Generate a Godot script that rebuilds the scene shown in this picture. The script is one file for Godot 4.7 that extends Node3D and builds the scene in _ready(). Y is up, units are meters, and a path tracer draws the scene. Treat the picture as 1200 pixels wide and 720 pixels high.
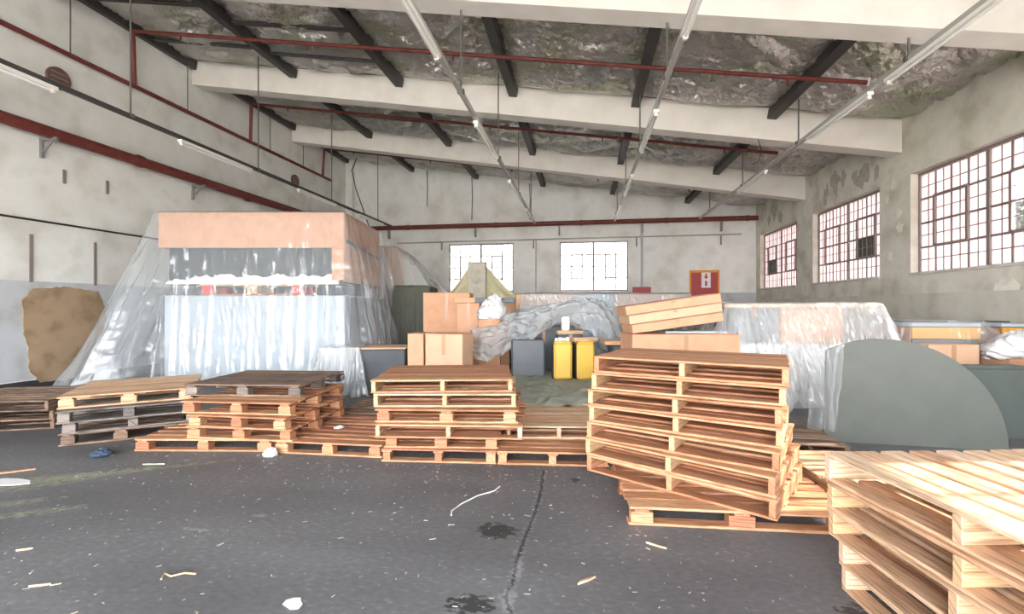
extends Node3D
# A disused factory hall: pallets stacked in front, wrapped goods behind, steel windows on the right.
# x runs right along the back wall, y up, -z into the hall (D = -z). Metres.

const YAW := 0.15251            # the camera looks this far left of the hall's axis
const XL := -9.64
const XR := 6.22
const DB := 17.9
const DF := -6.0
const PH := 0.13

var rng := RandomNumberGenerator.new()
var names := {}
var cache := {}
var M := {}
var pine: Array = []
var honey: Array = []
var grey: Array = []
var brown: Array = []
var nz := FastNoiseLite.new()
var nz2 := FastNoiseLite.new()

# ------------------------------------------------------------------ helpers
func roof_y(x: float) -> float:
	return 7.64 - 0.1545 * (x + 9.64)

func P(r: float, f: float, y := 0.0) -> Vector3:      # a place r to the right and f ahead of where the photographer stood
	return Vector3(r * cos(YAW) - f * sin(YAW), y, -(f * cos(YAW) + r * sin(YAW)))

func numbered(n: String) -> String:
	if not names.has(n):
		names[n] = 0
		return n
	names[n] += 1
	return "%s_%03d" % [n, names[n]]

func tag(o: Node, label: String, category := "", group := "", kind := "") -> Node:
	if label != "": o.set_meta("label", label)
	if category != "": o.set_meta("category", category)
	if group != "": o.set_meta("group", group)
	if kind != "": o.set_meta("kind", kind)
	return o

func thing(n: String, label: String, category: String, at := Vector3.ZERO, turn := 0.0, group := "") -> Node3D:
	var o := Node3D.new()
	o.name = numbered(n)
	add_child(o)
	o.position = at
	o.rotation.y = turn
	tag(o, label, category, group)
	return o

func part(parent: Node, n: String, mesh: Mesh, mat: Material, at := Vector3.ZERO, turn := Vector3.ZERO) -> MeshInstance3D:
	var o := MeshInstance3D.new()
	o.name = n
	o.mesh = mesh
	o.material_override = mat
	o.position = at
	o.rotation = turn
	parent.add_child(o, true)
	return o

func one(n: String, mesh: Mesh, mat: Material, label: String, category: String, at := Vector3.ZERO, turn := 0.0, group := "") -> MeshInstance3D:
	var o := part(self, numbered(n), mesh, mat, at, Vector3(0, turn, 0))
	tag(o, label, category, group)
	return o

func struct(n: String, mesh: Mesh, mat: Material, label: String, at := Vector3.ZERO) -> MeshInstance3D:
	var o := part(self, numbered(n), mesh, mat, at)
	tag(o, label, "", "", "structure")
	return o

func tri(st: SurfaceTool, a: Vector3, b: Vector3, c: Vector3, out: Vector3, uvs := []) -> void:
	var pts := [a, b, c]
	var uu := uvs
	if (b - a).cross(c - a).dot(out) > 0:
		pts = [a, c, b]
		if uvs.size(): uu = [uvs[0], uvs[2], uvs[1]]
	for i in 3:
		if uu.size(): st.set_uv(uu[i])
		st.add_vertex(pts[i])

func quad(st: SurfaceTool, a: Vector3, b: Vector3, c: Vector3, d: Vector3, out: Vector3, uvs := []) -> void:
	tri(st, a, b, c, out, [uvs[0], uvs[1], uvs[2]] if uvs.size() else [])
	tri(st, a, c, d, out, [uvs[0], uvs[2], uvs[3]] if uvs.size() else [])

func new_st() -> SurfaceTool:
	var st := SurfaceTool.new()
	st.begin(Mesh.PRIMITIVE_TRIANGLES)
	st.set_smooth_group(-1)
	return st

func done(st: SurfaceTool) -> ArrayMesh:
	st.generate_normals()
	return st.commit()

# a box with chamfered edges whose u runs along its longest side
func add_box(st: SurfaceTool, c: Vector3, s: Vector3, bev := 0.0, basis := Basis()) -> void:
	var h := s / 2.0
	var long := s.max_axis_index()
	var b: float = minf(bev, minf(h.x, minf(h.y, h.z)) * 0.6)
	var uvf := func(p: Vector3) -> Vector2:
		var o := 0.0
		for k in 3:
			if k != long: o += p[k]
		return Vector2(p[long], o)
	var put := func(pts: Array, out: Vector3) -> void:
		var w := []
		var uv := []
		for p in pts:
			w.append(c + basis * p)
			uv.append(uvf.call(p))
		if pts.size() == 4: quad(st, w[0], w[1], w[2], w[3], basis * out, uv)
		else: tri(st, w[0], w[1], w[2], basis * out, uv)
	var pt := func(sx: float, sy: float, sz: float, ax: int) -> Vector3:      # corner of the face across ax
		var v := Vector3(sx * h.x, sy * h.y, sz * h.z)
		for k in 3:
			if k != ax: v[k] -= signf(v[k]) * b
		return v
	for ax in 3:
		for s1 in [-1, 1]:
			var q := []
			for e in [[-1, -1], [1, -1], [1, 1], [-1, 1]]:
				var sg := [0, 0, 0]
				sg[ax] = s1
				sg[(ax + 1) % 3] = e[0]
				sg[(ax + 2) % 3] = e[1]
				q.append(pt.call(sg[0], sg[1], sg[2], ax))
			var out := Vector3.ZERO
			out[ax] = s1
			put.call(q, out)
	if b <= 0.0: return
	for ax in 3:                       # edges along ax
		for e in [[-1, -1], [1, -1], [1, 1], [-1, 1]]:
			var i1 := (ax + 1) % 3
			var i2 := (ax + 2) % 3
			var lo := [0, 0, 0]
			var hi := [0, 0, 0]
			lo[ax] = -1; hi[ax] = 1
			lo[i1] = e[0]; hi[i1] = e[0]
			lo[i2] = e[1]; hi[i2] = e[1]
			var out := Vector3.ZERO
			out[i1] = e[0]; out[i2] = e[1]
			put.call([pt.call(lo[0], lo[1], lo[2], i1), pt.call(hi[0], hi[1], hi[2], i1), pt.call(hi[0], hi[1], hi[2], i2), pt.call(lo[0], lo[1], lo[2], i2)], out)
	for sx in [-1, 1]:
		for sy in [-1, 1]:
			for sz in [-1, 1]:
				put.call([pt.call(sx, sy, sz, 0), pt.call(sx, sy, sz, 1), pt.call(sx, sy, sz, 2)], Vector3(sx, sy, sz))

func bx(sx: float, sy: float, sz: float, bev := 0.004) -> ArrayMesh:
	var key := "%.3f %.3f %.3f %.4f" % [sx, sy, sz, bev]
	if not cache.has(key):
		var st := new_st()
		add_box(st, Vector3.ZERO, Vector3(sx, sy, sz), bev)
		cache[key] = done(st)
	return cache[key]

func boxes(list: Array, bev := 0.0) -> ArrayMesh:        # [centre, size] pairs in one mesh
	var st := new_st()
	for e in list: add_box(st, e[0], e[1], bev)
	return done(st)

func span(x0: float, x1: float, y0: float, y1: float, z0: float, z1: float) -> Array:
	return [Vector3((x0 + x1) / 2, (y0 + y1) / 2, (z0 + z1) / 2), Vector3(absf(x1 - x0), absf(y1 - y0), absf(z1 - z0))]

# any eight corners: bottom a b c d, top e f g h
func hexa(p: Array) -> ArrayMesh:
	var st := new_st()
	var mid := Vector3.ZERO
	for v in p: mid += v / 8.0
	for q in [[0, 1, 2, 3], [4, 5, 6, 7], [0, 1, 5, 4], [1, 2, 6, 5], [2, 3, 7, 6], [3, 0, 4, 7]]:
		var c: Vector3 = (p[q[0]] + p[q[1]] + p[q[2]] + p[q[3]]) / 4.0
		quad(st, p[q[0]], p[q[1]], p[q[2]], p[q[3]], c - mid, [Vector2(p[q[0]].x, p[q[0]].z), Vector2(p[q[1]].x, p[q[1]].z), Vector2(p[q[2]].x, p[q[2]].z), Vector2(p[q[3]].x, p[q[3]].z)])
	return done(st)

func tube(pts: Array, r: float, sides := 10, caps := true) -> ArrayMesh:
	var st := SurfaceTool.new()
	st.begin(Mesh.PRIMITIVE_TRIANGLES)
	add_tube(st, pts, r, sides, caps)
	st.generate_normals()
	return st.commit()

func add_tube(st: SurfaceTool, pts: Array, r: float, sides := 10, caps := true) -> void:
	var rings := []
	for i in pts.size():
		var t: Vector3 = (pts[mini(i + 1, pts.size() - 1)] - pts[maxi(i - 1, 0)]).normalized()
		var ref := Vector3.UP if absf(t.y) < 0.9 else Vector3.RIGHT
		var u := t.cross(ref).normalized()
		var v := u.cross(t)
		var ring := []
		for k in sides:
			var a := TAU * k / sides
			ring.append(pts[i] + (u * cos(a) + v * sin(a)) * r)
		rings.append(ring)
	st.set_smooth_group(0)
	for i in pts.size() - 1:
		for k in sides:
			var k2 := (k + 1) % sides
			quad(st, rings[i][k], rings[i][k2], rings[i + 1][k2], rings[i + 1][k], (rings[i][k] + rings[i][k2]) / 2.0 - pts[i])
	if caps:
		st.set_smooth_group(-1)
		for e in [0, pts.size() - 1]:
			var out: Vector3 = pts[0] - pts[1] if e == 0 else pts[-1] - pts[-2]
			for k in sides: tri(st, pts[e], rings[e][k], rings[e][(k + 1) % sides], out)

# a smooth sheet over a grid of points
func sheet(nu: int, nv: int, fn: Callable, colors = null) -> ArrayMesh:
	var v := PackedVector3Array()
	var c := PackedColorArray()
	var uv := PackedVector2Array()
	var idx := PackedInt32Array()
	for j in nv + 1:
		for i in nu + 1:
			var p: Vector3 = fn.call(float(i) / nu, float(j) / nv)
			v.append(p)
			uv.append(Vector2(float(i) / nu, float(j) / nv))
			if colors != null: c.append(colors.call(float(i) / nu, float(j) / nv, p))
	for j in nv:
		for i in nu:
			var a := j * (nu + 1) + i
			idx.append_array([a, a + 1, a + nu + 2, a, a + nu + 2, a + nu + 1])
	var n := PackedVector3Array()
	n.resize(v.size())
	for t in range(0, idx.size(), 3):
		var w := (v[idx[t + 2]] - v[idx[t]]).cross(v[idx[t + 1]] - v[idx[t]])
		for k in 3: n[idx[t + k]] += w
	for k in n.size(): n[k] = n[k].normalized()
	var arr := []
	arr.resize(Mesh.ARRAY_MAX)
	arr[Mesh.ARRAY_VERTEX] = v
	arr[Mesh.ARRAY_NORMAL] = n
	arr[Mesh.ARRAY_TEX_UV] = uv
	arr[Mesh.ARRAY_INDEX] = idx
	if colors != null: arr[Mesh.ARRAY_COLOR] = c
	var m := ArrayMesh.new()
	m.add_surface_from_arrays(Mesh.PRIMITIVE_TRIANGLES, arr)
	return m

# a flat piece with any outline (x, y), thickness along z
func prism(outline: Array, depth: float) -> ArrayMesh:
	var pk := PackedVector2Array(outline)
	var ids := Geometry2D.triangulate_polygon(pk)
	var st := new_st()
	for k in range(0, ids.size(), 3):
		for side in [-1.0, 1.0]:
			var z: float = side * depth / 2.0
			var t := []
			var uv := []
			for j in 3:
				t.append(Vector3(pk[ids[k + j]].x, pk[ids[k + j]].y, z))
				uv.append(pk[ids[k + j]])
			tri(st, t[0], t[1], t[2], Vector3(0, 0, side), uv)
	var turn := 1.0 if Geometry2D.is_polygon_clockwise(pk) else -1.0
	for i in pk.size():
		var a := pk[i]
		var b := pk[(i + 1) % pk.size()]
		var d := b - a
		quad(st, Vector3(a.x, a.y, -depth / 2), Vector3(b.x, b.y, -depth / 2), Vector3(b.x, b.y, depth / 2), Vector3(a.x, a.y, depth / 2), Vector3(-d.y, d.x, 0) * turn, [a, b, b, a])
	return done(st)

func blob(rx: float, ry: float, n: int, rough: float, sd: int) -> Array:      # an irregular outline
	var g := RandomNumberGenerator.new()
	g.seed = sd
	var out := []
	for k in n:
		var a := TAU * k / n
		var q := 1.0 + g.randf_range(-rough, rough)
		out.append(Vector2(cos(a) * rx * q, sin(a) * ry * q))
	return out

# a sheet laid over a box of half sizes hx, hz and height hh, its skirts spreading [front, right, back, left]
func drape(hx: float, hz: float, hh: float, spread: Array, fold: float, freq: float, sd: int, hem := 0.0, lift := [0.0, 0.0, 0.0, 0.0], power := 1.3, top_noise := 0.02, at = null, turn := 0.0) -> ArrayMesh:
	var g := FastNoiseLite.new()
	g.seed = sd
	g.frequency = 1.0
	g.fractal_octaves = 3
	var per := 4.0 * (hx + hz)
	var where := func(s: float) -> Array:
		var d := fposmod(s, 1.0) * per
		var p: Vector3
		var out: Vector3
		if d < 2 * hx: p = Vector3(-hx + d, 0, hz); out = Vector3(0, 0, 1)
		elif d < 2 * hx + 2 * hz: p = Vector3(hx, 0, hz - (d - 2 * hx)); out = Vector3(1, 0, 0)
		elif d < 4 * hx + 2 * hz: p = Vector3(hx - (d - 2 * hx - 2 * hz), 0, -hz); out = Vector3(0, 0, -1)
		else: p = Vector3(-hx, 0, -hz + (d - 4 * hx - 2 * hz)); out = Vector3(-1, 0, 0)
		return [p, out]
	var fn := func(s: float, t: float) -> Vector3:
		var a: Array = where.call(s)
		var p: Vector3 = a[0]
		var out := Vector3.ZERO
		for k in 7: out += (where.call(s + (k - 3) * 0.012) as Array)[1]
		out = out.normalized()
		var q := (t - 0.16) / 0.84
		var ca := cos(s * TAU) * freq
		var sa := sin(s * TAU) * freq
		var world := func(l: Vector3) -> Vector3:
			if at == null: return l
			var w: Vector3 = Basis(Vector3.UP, turn) * l + at
			w.x = clampf(w.x, XL + 0.03, XR - 0.03)
			return w
		if q < 0.0:
			var k := (t / 0.16) * 0.98 + 0.02
			return world.call(Vector3(p.x * k, hh + 0.012 + top_noise * g.get_noise_2d(p.x * k * 2.0, p.z * k * 2.0) * (1.0 - k), p.z * k))
		var sp: float = maxf(0, out.z) * spread[0] + maxf(0, out.x) * spread[1] + maxf(0, -out.z) * spread[2] + maxf(0, -out.x) * spread[3]
		var up: float = maxf(0, out.z) * lift[0] + maxf(0, out.x) * lift[1] + maxf(0, -out.z) * lift[2] + maxf(0, -out.x) * lift[3]
		var lean := q * 0.25 * g.get_noise_2d(ca * 0.4 + 3.0, sa * 0.4)
		var pleat: float = pow(maxf(0.0, 1.0 - 3.6 * absf(g.get_noise_2d(ca + lean, sa - lean))), 1.6)
		var pleat2: float = pow(maxf(0.0, 1.0 - 4.5 * absf(g.get_noise_3d(ca * 1.9 + lean * 2.0 + 11.0, sa * 1.9, q * 0.5))), 1.6)
		var wave: float = g.get_noise_3d(ca * 0.7, sa * 0.7, q * 0.8)
		var corner: float = (hx - absf(p.x)) + (hz - absf(p.z))
		var taut: float = 0.22 + 1.1 * exp(-pow(corner / 0.5, 2.0)) + 0.6 * (1.0 - maxf(0.0, out.z))
		var small: float = absf(g.get_noise_3d(ca * 5.0, sa * 5.0, q * 6.0))
		var off: float = 0.015 + sp * pow(q, power) + fold * taut * minf(1.0, q * 5.0) * ((0.2 + q * 0.8) * (pleat * 0.9 + pleat2 * 0.55) + 0.35 * wave * q) + small * fold * 0.3
		off = maxf(off, 0.008)
		var y: float = hh * (1.0 - q) + up * q + hem * q * g.get_noise_2d(ca * 1.3 + 7.0, sa * 1.3)
		return world.call(p + out * off + Vector3(0, maxf(y, 0.004) + 0.012 * (1.0 - q), 0))
	return sheet(420, 52, fn)

# ------------------------------------------------------------------ materials
func ramp(cols: Array, offs := []) -> Gradient:
	var g := Gradient.new()
	var pk := PackedColorArray(cols)
	var po := PackedFloat32Array()
	for k in cols.size(): po.append(offs[k] if offs.size() else float(k) / (cols.size() - 1))
	g.offsets = po
	g.colors = pk
	return g

func noise_tex(size: int, freq: float, oct: int, sd: int, g: Gradient = null, kind := FastNoiseLite.TYPE_SIMPLEX_SMOOTH, normal := false, strength := 4.0) -> NoiseTexture2D:
	var n := FastNoiseLite.new()
	n.noise_type = kind
	n.seed = sd
	n.frequency = freq
	n.fractal_octaves = oct
	var t := NoiseTexture2D.new()
	t.width = size
	t.height = size
	t.seamless = true
	t.noise = n
	if g: t.color_ramp = g
	t.as_normal_map = normal
	t.bump_strength = strength
	return t

func mat(c: Color, rough := 0.7, metal := 0.0) -> StandardMaterial3D:
	var m := StandardMaterial3D.new()
	m.albedo_color = c
	m.roughness = rough
	m.metallic = metal
	return m

func tri_mat(c: Color, tex: Texture2D, scale: float, rough := 0.8) -> StandardMaterial3D:
	var m := mat(c, rough)
	m.albedo_texture = tex
	m.uv1_triplanar = true
	m.uv1_world_triplanar = true
	m.uv1_scale = Vector3.ONE * scale
	return m

func film(c: Color, a: float, rough := 0.16) -> StandardMaterial3D:
	var m := mat(c, rough)
	m.transparency = BaseMaterial3D.TRANSPARENCY_ALPHA
	m.albedo_color.a = a
	m.metallic_specular = 0.6
	m.cull_mode = BaseMaterial3D.CULL_DISABLED
	return m

func make_materials() -> void:
	var grain := noise_tex(512, 0.012, 5, 11, ramp([Color(0.7, 0.65, 0.6), Color(0.89, 0.87, 0.84), Color(1, 1, 1), Color(0.86, 0.82, 0.78)], [0.1, 0.4, 0.6, 0.9]))
	var worn := noise_tex(512, 0.012, 5, 23, ramp([Color(0.5, 0.47, 0.44), Color(0.8, 0.79, 0.78), Color(1, 1, 1), Color(0.66, 0.63, 0.6)], [0.15, 0.4, 0.62, 0.88]))
	var put := func(list: Array, cols: Array, tex: Texture2D, rough: float) -> void:
		for k in cols.size():
			var m := mat(cols[k], rough)
			m.albedo_texture = tex
			m.uv1_scale = Vector3(0.4, 8.0, 1)
			m.uv1_offset = Vector3(0.137 * k, 0.291 * k, 0)
			list.append(m)
	put.call(pine, [Color("e8c4a2"), Color("e0ba97"), Color("ebcdae"), Color("d8ae8c"), Color("e4bf9e"), Color("edd1b4")], grain, 0.72)
	put.call(honey, [Color("d39b74"), Color("c78e69"), Color("dba67f"), Color("bb8264"), Color("cf9873"), Color("e0b08a")], grain, 0.7)
	put.call(grey, [Color("9a918b"), Color("8d8680"), Color("a69c94"), Color("7f7872")], worn, 0.85)
	put.call(brown, [Color("a68974"), Color("98806f"), Color("b3957e"), Color("8b7566")], worn, 0.82)
	M.yellow_wood = pine[2].duplicate()
	M.yellow_wood.albedo_color = Color("e2bf94")

	var plaster := noise_tex(1024, 0.006, 6, 5, ramp([Color(0.9, 0.89, 0.87), Color(0.97, 0.965, 0.955), Color(1, 1, 1), Color(0.95, 0.945, 0.935)], [0.12, 0.4, 0.7, 0.95]))
	M.wall = tri_mat(Color("ebece8"), plaster, 0.13, 0.9)
	M.wall_back = tri_mat(Color("eff0ee"), plaster, 0.11, 0.9)
	M.wall_right = tri_mat(Color("e2dfd4"), noise_tex(1024, 0.007, 6, 9, ramp([Color(0.86, 0.85, 0.82), Color(0.95, 0.945, 0.93), Color(1, 1, 1), Color(0.93, 0.925, 0.9)], [0.14, 0.42, 0.7, 0.95])), 0.16, 0.9)
	M.dado = tri_mat(Color("c6cace"), plaster, 0.2, 0.85)
	M.dado_warm = tri_mat(Color("d3d0c5"), plaster, 0.2, 0.85)
	M.tar = mat(Color("3a393a"), 0.8)
	M.beam = tri_mat(Color("ebe6df"), noise_tex(512, 0.01, 5, 6, ramp([Color(0.94, 0.935, 0.925), Color(1, 1, 1)])), 0.3, 0.85)
	M.patch = tri_mat(Color("b29a7e"), noise_tex(512, 0.012, 6, 31, ramp([Color(0.84, 0.82, 0.78), Color(0.97, 0.96, 0.95), Color(1, 1, 1)], [0.15, 0.5, 0.9])), 0.3, 0.95)
	M.patch_edge = tri_mat(Color("755a50"), plaster, 0.8, 0.95)
	M.peel = tri_mat(Color("b9b6a7"), plaster, 0.6, 0.95)
	M.peel_light = tri_mat(Color("f0ede3"), plaster, 0.6, 0.95)
	M.red_pipe = tri_mat(Color("823c33"), noise_tex(256, 0.02, 4, 3, ramp([Color(0.75, 0.7, 0.68), Color(1, 1, 1)])), 0.7, 0.55)
	M.steel = mat(Color("4a4846"), 0.55, 0.3)
	M.rail = mat(Color("b4b2ac"), 0.5, 0.2)
	M.rod = mat(Color("6f6e6b"), 0.5, 0.4)
	M.batten = mat(Color("edece6"), 0.4)
	M.tube = mat(Color("f7f7f3"), 0.25)
	M.bracket = mat(Color("8a8c8c"), 0.55, 0.3)
	M.wire = mat(Color("2d2c2b"), 0.6)
	M.frame = mat(Color("8b7f7b"), 0.6, 0.1)
	M.sill = tri_mat(Color("d8d6cf"), plaster, 0.5, 0.85)
	M.pane = film(Color("f8ebea"), 0.9, 0.12)
	M.pane.backlight_enabled = true
	M.pane.backlight = Color(0.52, 0.48, 0.49)
	M.back_pane = film(Color("f4f6f4"), 0.55, 0.12)
	M.clear_pane = film(Color("eef2f0"), 0.06, 0.05)
	M.dark_pane = mat(Color("4b4a4a"), 0.5)
	M.foil = mat(Color(1, 1, 1), 0.36, 0.8)
	M.foil.vertex_color_use_as_albedo = true
	M.foil.normal_enabled = true
	M.foil.normal_texture = noise_tex(512, 0.025, 5, 77, null, FastNoiseLite.TYPE_SIMPLEX_SMOOTH, true, 9.0)
	M.foil.uv1_scale = Vector3(2.0, 3.0, 1)
	M.roof = mat(Color("6d6b66"), 0.8)

	var board := noise_tex(512, 0.01, 5, 41, ramp([Color(0.94, 0.93, 0.915), Color(0.985, 0.98, 0.975), Color(1, 1, 1)]))
	M.carton = tri_mat(Color("d9a988"), board, 0.6, 0.85)
	M.carton_pale = tri_mat(Color("e0b899"), board, 0.6, 0.85)
	M.carton_brown = tri_mat(Color("c69877"), board, 0.6, 0.85)
	M.tape = mat(Color("b98f70"), 0.35)
	M.black = tri_mat(Color("3c4044"), board, 0.5, 0.6)
	M.pale_panel = tri_mat(Color("bcc9d4"), board, 0.3, 0.55)
	M.sheet_board = tri_mat(Color("d9dee2"), board, 0.4, 0.6)
	M.slate = tri_mat(Color("6d737a"), board, 0.5, 0.6)
	M.slate_dark = tri_mat(Color("4e555c"), board, 0.5, 0.6)
	M.foam = mat(Color("f3efec"), 0.9)
	M.red = mat(Color("d4483f"), 0.6)
	M.white = mat(Color("f2f2f0"), 0.6)
	M.green_panel = tri_mat(Color("6d726c"), noise_tex(512, 0.01, 4, 55, ramp([Color(0.93, 0.93, 0.93), Color(1, 1, 1)])), 0.5, 0.62)
	M.green_box = tri_mat(Color("5c6461"), board, 0.5, 0.65)
	M.yellow = mat(Color("efc65c"), 0.5)
	M.orange = mat(Color("efb34d"), 0.5)
	M.olive = tri_mat(Color("575a52"), board, 0.8, 0.85)
	M.tarp = tri_mat(Color("a4a99b"), board, 0.9, 0.7)
	M.concrete = tri_mat(Color("c4c0b2"), plaster, 0.9, 0.9)
	M.sign_red = mat(Color("b4484a"), 0.5)
	M.sign_yellow = mat(Color("e8a13e"), 0.5)
	M.film = film(Color("e4eef4"), 0.17, 0.14)
	M.film_milky = film(Color("f2f5f6"), 0.28, 0.14)
	M.film_grey = film(Color("d6dcdf"), 0.46, 0.13)
	M.film_yellow = mat(Color("fbf6cf"), 0.5)
	M.film_yellow.backlight_enabled = true
	M.film_yellow.backlight = Color(1.0, 0.97, 0.8)
	var crumple := noise_tex(512, 0.012, 4, 88, null, FastNoiseLite.TYPE_SIMPLEX_SMOOTH, true, 6.0)
	for k in ["film", "film_milky", "film_grey"]:
		M[k].normal_enabled = true
		M[k].normal_texture = crumple
		M[k].normal_scale = 0.5
		M[k].uv1_triplanar = true
		M[k].uv1_world_triplanar = true
		M[k].uv1_scale = Vector3.ONE * 0.8
	M.bag = film(Color("f1f3f4"), 0.85, 0.24)
	M.leaf = mat(Color("1b1f17"), 0.9)
	M.bark = mat(Color("5b4c40"), 0.9)
	M.litter = mat(Color(1, 1, 1), 0.8)
	M.litter.vertex_color_use_as_albedo = true
	M.floor = make_floor_material()

func make_floor_material() -> StandardMaterial3D:      # dark worn screed: u runs over x -8..4, v over D 1.5..8
	var w := 1536
	var h := 832
	var a := FastNoiseLite.new(); a.seed = 3; a.frequency = 0.004; a.fractal_octaves = 5
	var b := FastNoiseLite.new(); b.seed = 8; b.frequency = 0.11; b.fractal_octaves = 3
	var im := Image.create(w, h, false, Image.FORMAT_RGB8)
	var data := PackedByteArray()
	data.resize(w * h * 3)
	var crack := [[-0.36, 4.24], [-0.34, 3.76], [-0.35, 3.29], [-0.38, 2.92], [-0.39, 2.67], [-0.38, 2.5], [-0.4, 2.35], [-0.35, 2.23], [-0.36, 1.5]]
	var green := [[-4.75, 3.2, 0.5, 0.16], [-4.35, 3.5, 0.42, 0.08], [-4.4, 2.85, 0.35, 0.06], [-3.95, 2.8, 0.3, 0.05], [-3.9, 3.75, 0.5, 0.04]]
	var dark := [[-0.57, 3.04, 0.11, 0.1], [-0.56, 2.27, 0.13, 0.09], [-0.06, 4.03, 0.05, 0.05], [1.35, 2.45, 0.14, 0.12], [1.2, 2.15, 0.1, 0.06]]
	var pale := [[-1.44, 2.15, 0.045, 0.035], [-2.6, 2.75, 0.12, 0.02], [-0.37, 2.62, 0.035, 0.12], [-0.38, 2.33, 0.04, 0.12], [-2.3, 3.0, 0.07, 0.03]]
	var k := 0
	for y in h:
		var dd := 1.5 + 6.5 * (1.0 - float(y) / h)
		var cx := 99.0
		for i in crack.size() - 1:
			if dd <= crack[i][1] and dd >= crack[i + 1][1]:
				cx = lerpf(crack[i][0], crack[i + 1][0], (crack[i][1] - dd) / (crack[i][1] - crack[i + 1][1]))
		for x in w:
			var xx := -8.0 + 12.0 * x / w
			var fine := b.get_noise_2d(x, y * 2.0)
			var big := a.get_noise_2d(x * 0.8 + y * 0.3, y * 2.2)
			var v := 0.45 + 0.06 * big + 0.045 * fine
			if fine > 0.5 and big > -0.1: v += 0.05
			var c := Color(v * 0.985, v * 0.985, v)
			if cx < 50.0:
				var dx := absf(xx - cx + 0.012 * fine)
				if dx < 0.009: c = c.darkened(0.45)
				elif dx < 0.035 and fine > 0.1: c = c.lightened(0.12)
			for q in dark:
				var e: float = pow((xx - q[0]) / q[2], 2) + pow((dd - q[1]) / q[3], 2) + fine * 1.3 + big * 0.8
				if e < 0.8: c = c.darkened(0.42)
			for q in pale:
				var e: float = pow((xx - q[0]) / q[2], 2) + pow((dd - q[1]) / q[3], 2) + fine * 1.6
				if e < 0.6: c = c.lightened(0.24)
			for q in green:
				var ux: float = (xx - q[0]) * 0.86 - (dd - q[1]) * -0.5
				var uy: float = (dd - q[1]) * 0.86 - (xx - q[0]) * 0.5
				var e: float = pow(ux / q[2], 2) + pow(uy / q[3], 2)
				if e < 1.6 and b.get_noise_2d(ux * 70.0, uy * 520.0) > 0.02 + e * 0.17: c = c.lerp(Color(0.68, 0.69, 0.54), 0.75)
			data[k] = clampi(int(c.r * 255), 0, 255)
			data[k + 1] = clampi(int(c.g * 255), 0, 255)
			data[k + 2] = clampi(int(c.b * 255), 0, 255)
			k += 3
	im.set_data(w, h, false, Image.FORMAT_RGB8, data)
	var m := mat(Color(1, 1, 1), 0.62)
	m.albedo_texture = ImageTexture.create_from_image(im)
	m.texture_repeat = false
	m.metallic_specular = 0.45
	return m

# ------------------------------------------------------------------ pallets
func pick(list: Array) -> StandardMaterial3D:
	return list[rng.randi() % list.size()]

# r, f: its front left corner; th: how far its right end comes towards the viewer (degrees)
func pallet(r: float, f: float, y: float, th: float, w: float, l: float, tone: Array, label: String, group: String, o := {}) -> Node3D:
	var t := deg_to_rad(th)
	var c := Vector2(r, f) + Vector2(cos(t), -sin(t)) * w / 2 + Vector2(sin(t), cos(t)) * l / 2
	var root := thing("wooden_pallet", label, "pallet", P(c.x, c.y, y), YAW - t, group)
	var h: float = o.get("h", PH)
	var bt: float = o.get("bt", 0.018)
	var n: int = o.get("n", 8)
	var wide: float = o.get("bw", 0.105)
	var post: Array = o.get("post", tone)
	var blocks: bool = o.get("blocks", false)
	var under := h - 2 * bt
	for k in n:
		var bw := wide * (1.25 if k == 0 or k == n - 1 else rng.randf_range(0.9, 1.06))
		bw = snappedf(bw, 0.008)
		var z := -l / 2 + wide * 0.65 + (l - wide * 1.3) * k / (n - 1)
		if o.get("skip", -1) == k: continue
		part(root, "deck_board", bx(w, bt, bw), pick(tone), Vector3(rng.randf_range(-0.008, 0.008), h - bt / 2, z + (rng.randf_range(-0.008, 0.008) if k > 0 and k < n - 1 else 0.0)), Vector3(0, rng.randf_range(-0.006, 0.006), 0))
	var sw := 0.042
	if blocks:
		var bwid: float = o.get("block", 0.13)
		for i in 3:
			var x: float = (i - 1) * (w / 2 - bwid / 2 - 0.012)
			part(root, "bearer_board", bx(0.1, bt, l - 0.02), pick(tone), Vector3(x, h - bt * 1.5 - 0.001, 0))
			for j in 3:
				var hb := under - bt - 0.002
				part(root, "block", bx(snappedf(bwid * rng.randf_range(0.88, 1.08), 0.01), hb, 0.1), pick(post), Vector3(x, bt + hb / 2, (j - 1) * (l / 2 - 0.06)), Vector3(0, rng.randf_range(-0.05, 0.05), 0))
		for j in 3:
			part(root, "base_board", bx(w, bt, 0.1), pick(tone), Vector3(0, bt / 2, (j - 1) * (l / 2 - 0.06)))
	else:
		for i in 3:
			part(root, "stringer", bx(sw, under, l - 0.01), pick(post), Vector3((i - 1) * (w / 2 - sw / 2 - 0.004), bt + under / 2, 0))
		var nb: int = o.get("nb", 4)
		for k in nb:
			part(root, "base_board", bx(w, bt, 0.1), pick(tone), Vector3(rng.randf_range(-0.006, 0.006), bt / 2, -l / 2 + 0.055 + (l - 0.11) * k / (nb - 1)))
	return root

func ordinal(k: int, n: int) -> String:
	if k == n - 1: return "topmost"
	return ["lowest", "second from the bottom", "third from the bottom", "fourth from the bottom", "fifth from the bottom", "sixth from the bottom"][k]

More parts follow.
